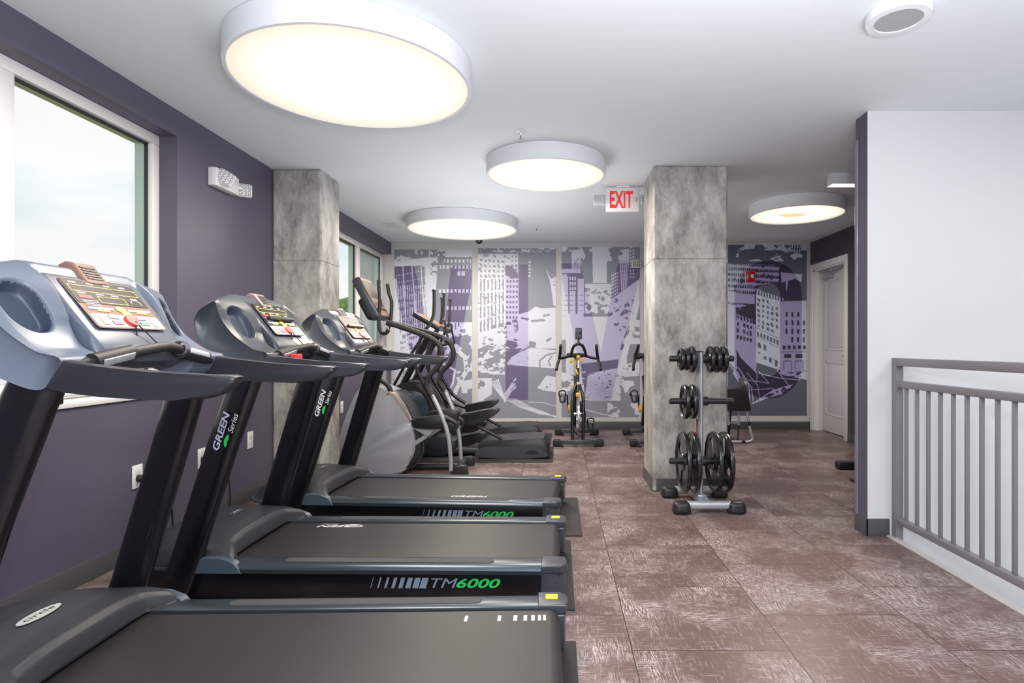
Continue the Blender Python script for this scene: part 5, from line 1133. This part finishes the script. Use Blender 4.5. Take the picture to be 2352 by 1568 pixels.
def paint3(X, Y):
    N = vnoise(X, Y, 24, 18, 23, 5); N2 = vnoise(X, Y, 8, 6, 29, 4); L = np.zeros(X.shape, bool)
    L |= poly(X, Y, [(1360, 567), (1394, 567), (1394, 650), (1362, 650)])
    L |= poly(X, Y, [(1312, 580), (1338, 570), (1345, 590), (1336, 600), (1330, 625), (1312, 622)]) & (N2 > .3) & ~((Y > 595) & (np.abs(X % 3.4) < 1.1))
    L |= (Y < 600) & (N > .56)
    L |= (X < 1335) & (Y > 617) & (Y < 627)
    w, m = grid_windows(X, Y, [(1290, 634), (1324, 634), (1324, 668), (1290, 668)], 6, 3, .62, .7, 4, 0); L = np.where(m, w, L)
    L |= (Y > 630) & (Y < 780) & (X < 1302 + (Y - 630) * .12); L |= (Y > 668) & (Y < 860) & (X > 1306) & (X < 1322); L |= (Y > 640) & (X > 1327) & (X < 1341)
    for y in (678, 690, 701, 713, 725): L &= ~((np.abs(Y - y) < .8) & (X < 1350) & (X % 12 < 8))
    for x, y1 in ((1306, 740), (1325, 765), (1343, 700)): L &= ~(seg(X, Y, [(x, 640), (x + 1, y1)], 2.6))
    L |= (X > 1343) & (X < 1403) & (Y > 652) & (Y < 735) & ((N2 > .40) | (Y < 662))
    L &= ~(((X > 1350) & (X < 1400) & (Y > 700) & (Y < 728) & (N2 < .55)))
    L |= (X > 1300) & (X < 1440) & (Y > 720) & (Y < 860)
    L &= ~((X > 1340) & (X < 1398) & (Y > 720) & (Y < 727))
    tb = poly(X, Y, [(1419, 588), (1444, 580), (1444, 600), (1440, 660), (1426, 680), (1422, 600)]); L |= tb; L &= ~(tb & (Y > 598) & (np.abs((X - .06 * (Y - 600)) % 4.4) < 1.7))
    w, m = grid_windows(X, Y, [(1403, 630), (1421, 622), (1420, 690), (1404, 700)], 4, 9, .62, .62, 6, .0); L = np.where(m, w, L)
    w, m = grid_windows(X, Y, [(1445, 575), (1458, 570), (1458, 640), (1445, 640)], 2, 9, .5, .5, 7, 0); L = np.where(m, w, L)
    L |= poly(X, Y, [(1400, 690), (1469, 640), (1469, 700), (1430, 860), (1395, 870)])
    L &= ~((X > 1410) & (X < 1455) & (Y > 685) & (Y < 760) & (N2 < .36))
    L &= ~seg(X, Y, [(1450, 742), (1440, 765), (1428, 800)], 7); L &= ~(seg(X, Y, [(1420, 712), (1398, 724)], 6) & (N2 < .6))
    L |= (X > 1438) & (Y > 735) & (Y < 790) & (N > .5); L |= (X > 1430) & (Y > 776) & (Y < 790)
    L |= (Y > 850) & (Y < 920) & (X > 1345) & (X < 1425); L &= ~(poly(X, Y, [(1335, 835), (1420, 825), (1418, 845), (1350, 858), (1345, 900), (1336, 870)]) )
    L &= ~((N2 < .30) & (Y > 840) & (Y < 915))
    L |= (X < 1345) & (Y > 838) & (Y < 870) & (N > .40); L |= (X < 1340) & (Y > 868) & (Y < 905) & (N > .5)
    L |= poly(X, Y, [(1424, 838), (1469, 830), (1469, 862), (1420, 868)]) & (N2 > .33)
    L |= (X > 1408) & (Y > 870) & (Y < 905) & (N > .55); L |= (X > 1395) & (Y > 925) & (N > .52)
    L |= seg(X, Y, [(1345, 940), (1380, 950), (1420, 956)], 1.8)
    letter = poly(X, Y, [(1290, 605), (1331, 605), (1334, 609), (1380.4, 809), (1418, 609), (1421, 605), (1469, 605), (1469, 636), (1404, 915), (1400, 919), (1350, 919), (1347, 915), (1290, 636)])
    return L, letter
def paint4(X, Y):
    N = vnoise(X, Y, 22, 12, 33, 5); N2 = vnoise(X, Y, 8, 5, 39, 4); L = np.zeros(X.shape, bool)
    L |= (Y < 600) & (N > .60) & (X > 1690); L |= (Y < 575) & (X > 1755) & (N2 > .4)
    w, m = grid_windows(X, Y, [(1817, 560), (1843, 560), (1838, 582), (1815, 580)], 4, 2, .5, .7, 2, 0); L = np.where(m, w, L)
    # left stack of storeys
    st = poly(X, Y, [(1672, 605), (1790, 608), (1788, 648), (1735, 655), (1733, 690), (1700, 712), (1672, 700)])
    L |= st & (((Y + X * -.06) % 13) < 6) & (N2 > .3); L |= st & (np.abs(X % 4.2) < 1.9) & (((Y) % 13) < 11) & (N2 > .42)
    L |= poly(X, Y, [(1672, 668), (1733, 680), (1733, 698), (1672, 694)])
    L |= poly(X, Y, [(1672, 700), (1690, 700), (1692, 850), (1672, 830)])
    L |= poly(X, Y, [(1690, 735), (1735, 745), (1738, 880), (1740, 860), (1700, 820), (1690, 800)])
    w, m = grid_windows(X, Y, [(1692, 720), (1728, 730), (1728, 790), (1690, 780)], 5, 4, .6, .6, 5, .05, .5); L = np.where(m, ~w, L)
    L &= ~poly(X, Y, [(1690, 706), (1728, 700), (1730, 735), (1694, 722)]) | (N2 > .62)
    # main building, two faces
    fa = poly(X, Y, [(1736, 662), (1800, 690), (1791, 850), (1737, 832)]); fb = poly(X, Y, [(1791, 692), (1852, 690), (1853, 850), (1792, 858)])
    L |= fa | fb
    w, m = grid_windows(X, Y, [(1736, 664), (1801, 684), (1801, 694), (1736, 676)], 10, 1, .45, .9, 6, 0, .2); L = np.where(m, w, L)
    w, m = grid_windows(X, Y, [(1737, 682), (1790, 690), (1789, 772), (1737, 752)], 5, 6, .45, .6, 7, .05, .55); L = np.where(m, ~w, L)
    w, m = grid_windows(X, Y, [(1737, 758), (1790, 780), (1789, 796), (1737, 772)], 7, 1, .6, .7, 8, 0, .2); L = np.where(m, ~w, L)
    w, m = grid_windows(X, Y, [(1737, 780), (1790, 800), (1789, 850), (1737, 820)], 4, 2, .5, .55, 9, .1, .3); L = np.where(m, ~w, L)
    w, m = grid_windows(X, Y, [(1800, 712), (1853, 712), (1853, 790), (1799, 790)], 4, 4, .36, .6, 10, .18, .1); L = np.where(m, ~w, L)
    w, m = grid_windows(X, Y, [(1795, 792), (1853, 792), (1853, 803), (1795, 803)], 5, 1, .6, .8, 11, 0, .1); L = np.where(m, ~w, L)
    L &= ~((X > 1792) & (np.abs(Y - 808) < .7)); L &= ~seg(X, Y, [(1737, 752), (1790, 778)], 1); L &= ~seg(X, Y, [(1737, 772), (1791, 800)], 1)
    for x0 in (1799, 1825): L &= ~(rrect(X, Y, x0, x0 + 20, 828, 856, 2) & ~rrect(X, Y, x0 + 1.6, x0 + 18.4, 829.6, 854.4, 1)); L &= ~rrect(X, Y, x0 + 2, x0 + 18, 813, 822, 1)
    L |= poly(X, Y, [(1793, 625), (1842, 630), (1840, 648), (1825, 640), (1810, 645), (1806, 672), (1804, 645), (1795, 650)])
    L |= (Y > 852) & (X > 1795) & (X < 1853) & (Y < 872 - .2 * (1853 - X)) & (N2 > .4)
    L |= ((X - 1748) / 16.) ** 2 + ((Y - 815) / 12.) ** 2 < (N2 > .45) * 1.
    # roads
    for pts, w_ in (([(1676, 825), (1700, 850), (1720, 885), (1722, 925)], 2.2), ([(1672, 835), (1695, 858), (1712, 890), (1716, 930)], 1.8), ([(1700, 850), (1726, 890), (1730, 925)], 1.6), ([(1715, 855), (1740, 885), (1745, 915)], 1.3),
                    ([(1740, 850), (1766, 880), (1718, 872)], 1.5), ([(1785, 850), (1815, 890), (1812, 885)], 2.0), ([(1718, 895), (1775, 892), (1780, 897)], 1.4), ([(1735, 855), (1790, 868), (1835, 872), (1850, 855)], 1.8), ([(1705, 868), (1716, 870)], 1.2)):
        L |= seg(X, Y, pts, w_)
    L |= poly(X, Y, [(1686, 845), (1696, 855), (1716, 900), (1718, 932), (1712, 930), (1704, 890), (1684, 858)])
    L |= poly(X, Y, [(1722, 930), (1775, 895), (1822, 882), (1795, 905), (1760, 915)]) & (N2 > .4)
    letter = rrect(X, Y, 1686.5, 1841.5, 599, 915, 77) & ~rrect(X, Y, 1736, 1791, 649.6, 864, 27)
    return L, letter
def panel(fn, x0, x1, yt, yb, cols, label):
    k = 1.6; nx, ny = int((x1 - x0) * k), int((yb - yt) * k)
    gx = np.linspace(x0, x1, nx); gy = np.linspace(yb, yt, ny); X, Y = np.meshgrid(gx, gy)
    L, letter = fn(X, Y)
    c = np.array([lin(v) for v in cols])            # dark, light, letter dark, letter light
    idx = L.astype(int) + 2 * letter.astype(int); col = c[idx]
    Yw = YB - .0035
    wx = (X - CX) * YB / F; wz = HC - (Y - CY) * YB / F
    co = np.stack([wx, np.full_like(wx, Yw), wz], -1).reshape(-1, 3)
    i = np.arange(nx * ny).reshape(ny, nx); q = np.stack([i[:-1, :-1], i[:-1, 1:], i[1:, 1:], i[1:, :-1]], -1).reshape(-1, 4)
    # closing back corners so that the vinyl sheet has thickness
    back = co[[0, nx - 1, nx * ny - 1, nx * (ny - 1)]].copy(); back[:, 1] = YB - .0002
    me = bpy.data.meshes.new('wall_mural'); nv = nx * ny
    me.vertices.add(nv + 4); me.vertices.foreach_set('co', np.vstack([co, back]).ravel())
    nq = len(q); ex = np.array([[nv, nv + 3, nv + 2, nv + 1]]); 
    # four thin edges as quads between the border corners and the back corners
    a, b_, c_, d_ = 0, nx - 1, nv - 1, nx * (ny - 1)
    edg = np.array([[a, nv, nv + 1, b_], [b_, nv + 1, nv + 2, c_], [c_, nv + 2, nv + 3, d_], [d_, nv + 3, nv, a]])
    allq = np.vstack([q, ex, edg]); nf = len(allq)
    me.loops.add(nf * 4); me.loops.foreach_set('vertex_index', allq.ravel().astype(np.int32))
    me.polygons.add(nf); me.polygons.foreach_set('loop_start', (np.arange(nf) * 4).astype(np.int32)); me.update(calc_edges=True)
    at_ = me.color_attributes.new('Col', 'FLOAT_COLOR', 'POINT'); full = np.ones((nv + 4, 4)); full[:nv, :3] = col.reshape(-1, 3); full[nv:, :3] = c[0]
    at_.data.foreach_set('color', full.ravel().astype(np.float32))
    me.materials.append(M_mural); o = bpy.data.objects.new('wall_mural', me); C.objects.link(o)
    tag(o, label, 'mural', 'city mural panels on the far wall')
M_mural = bpy.data.materials.new('mural_vinyl'); M_mural.use_nodes = True; nt = M_mural.node_tree
va = nt.nodes.new('ShaderNodeVertexColor'); va.layer_name = 'Col'; nt.links.new(va.outputs['Color'], nt.nodes['Principled BSDF'].inputs['Base Color']); nt.nodes['Principled BSDF'].inputs['Roughness'].default_value = .35
colsA = [(144, 148, 162), (218, 222, 236), (106, 97, 132), (192, 187, 224)]
colsB = [(98, 103, 122), (202, 212, 234), (58, 52, 78), (166, 158, 206)]
panel(paint1, 906, 1084.5, 573, 960, colsA, 'mural panel with tower and half a purple V behind the ellipticals')
panel(paint2, 1098, 1277, 570, 959, colsA, 'mural panel of a city street crossed by a purple letter I')
panel(paint3, 1290, 1469.5, 567.5, 957, colsA, 'mural panel with the full purple letter V behind the spin bike')
panel(paint4, 1672, 1853, 562, 954, colsB, 'darker mural panel with a large purple letter O near the white door')
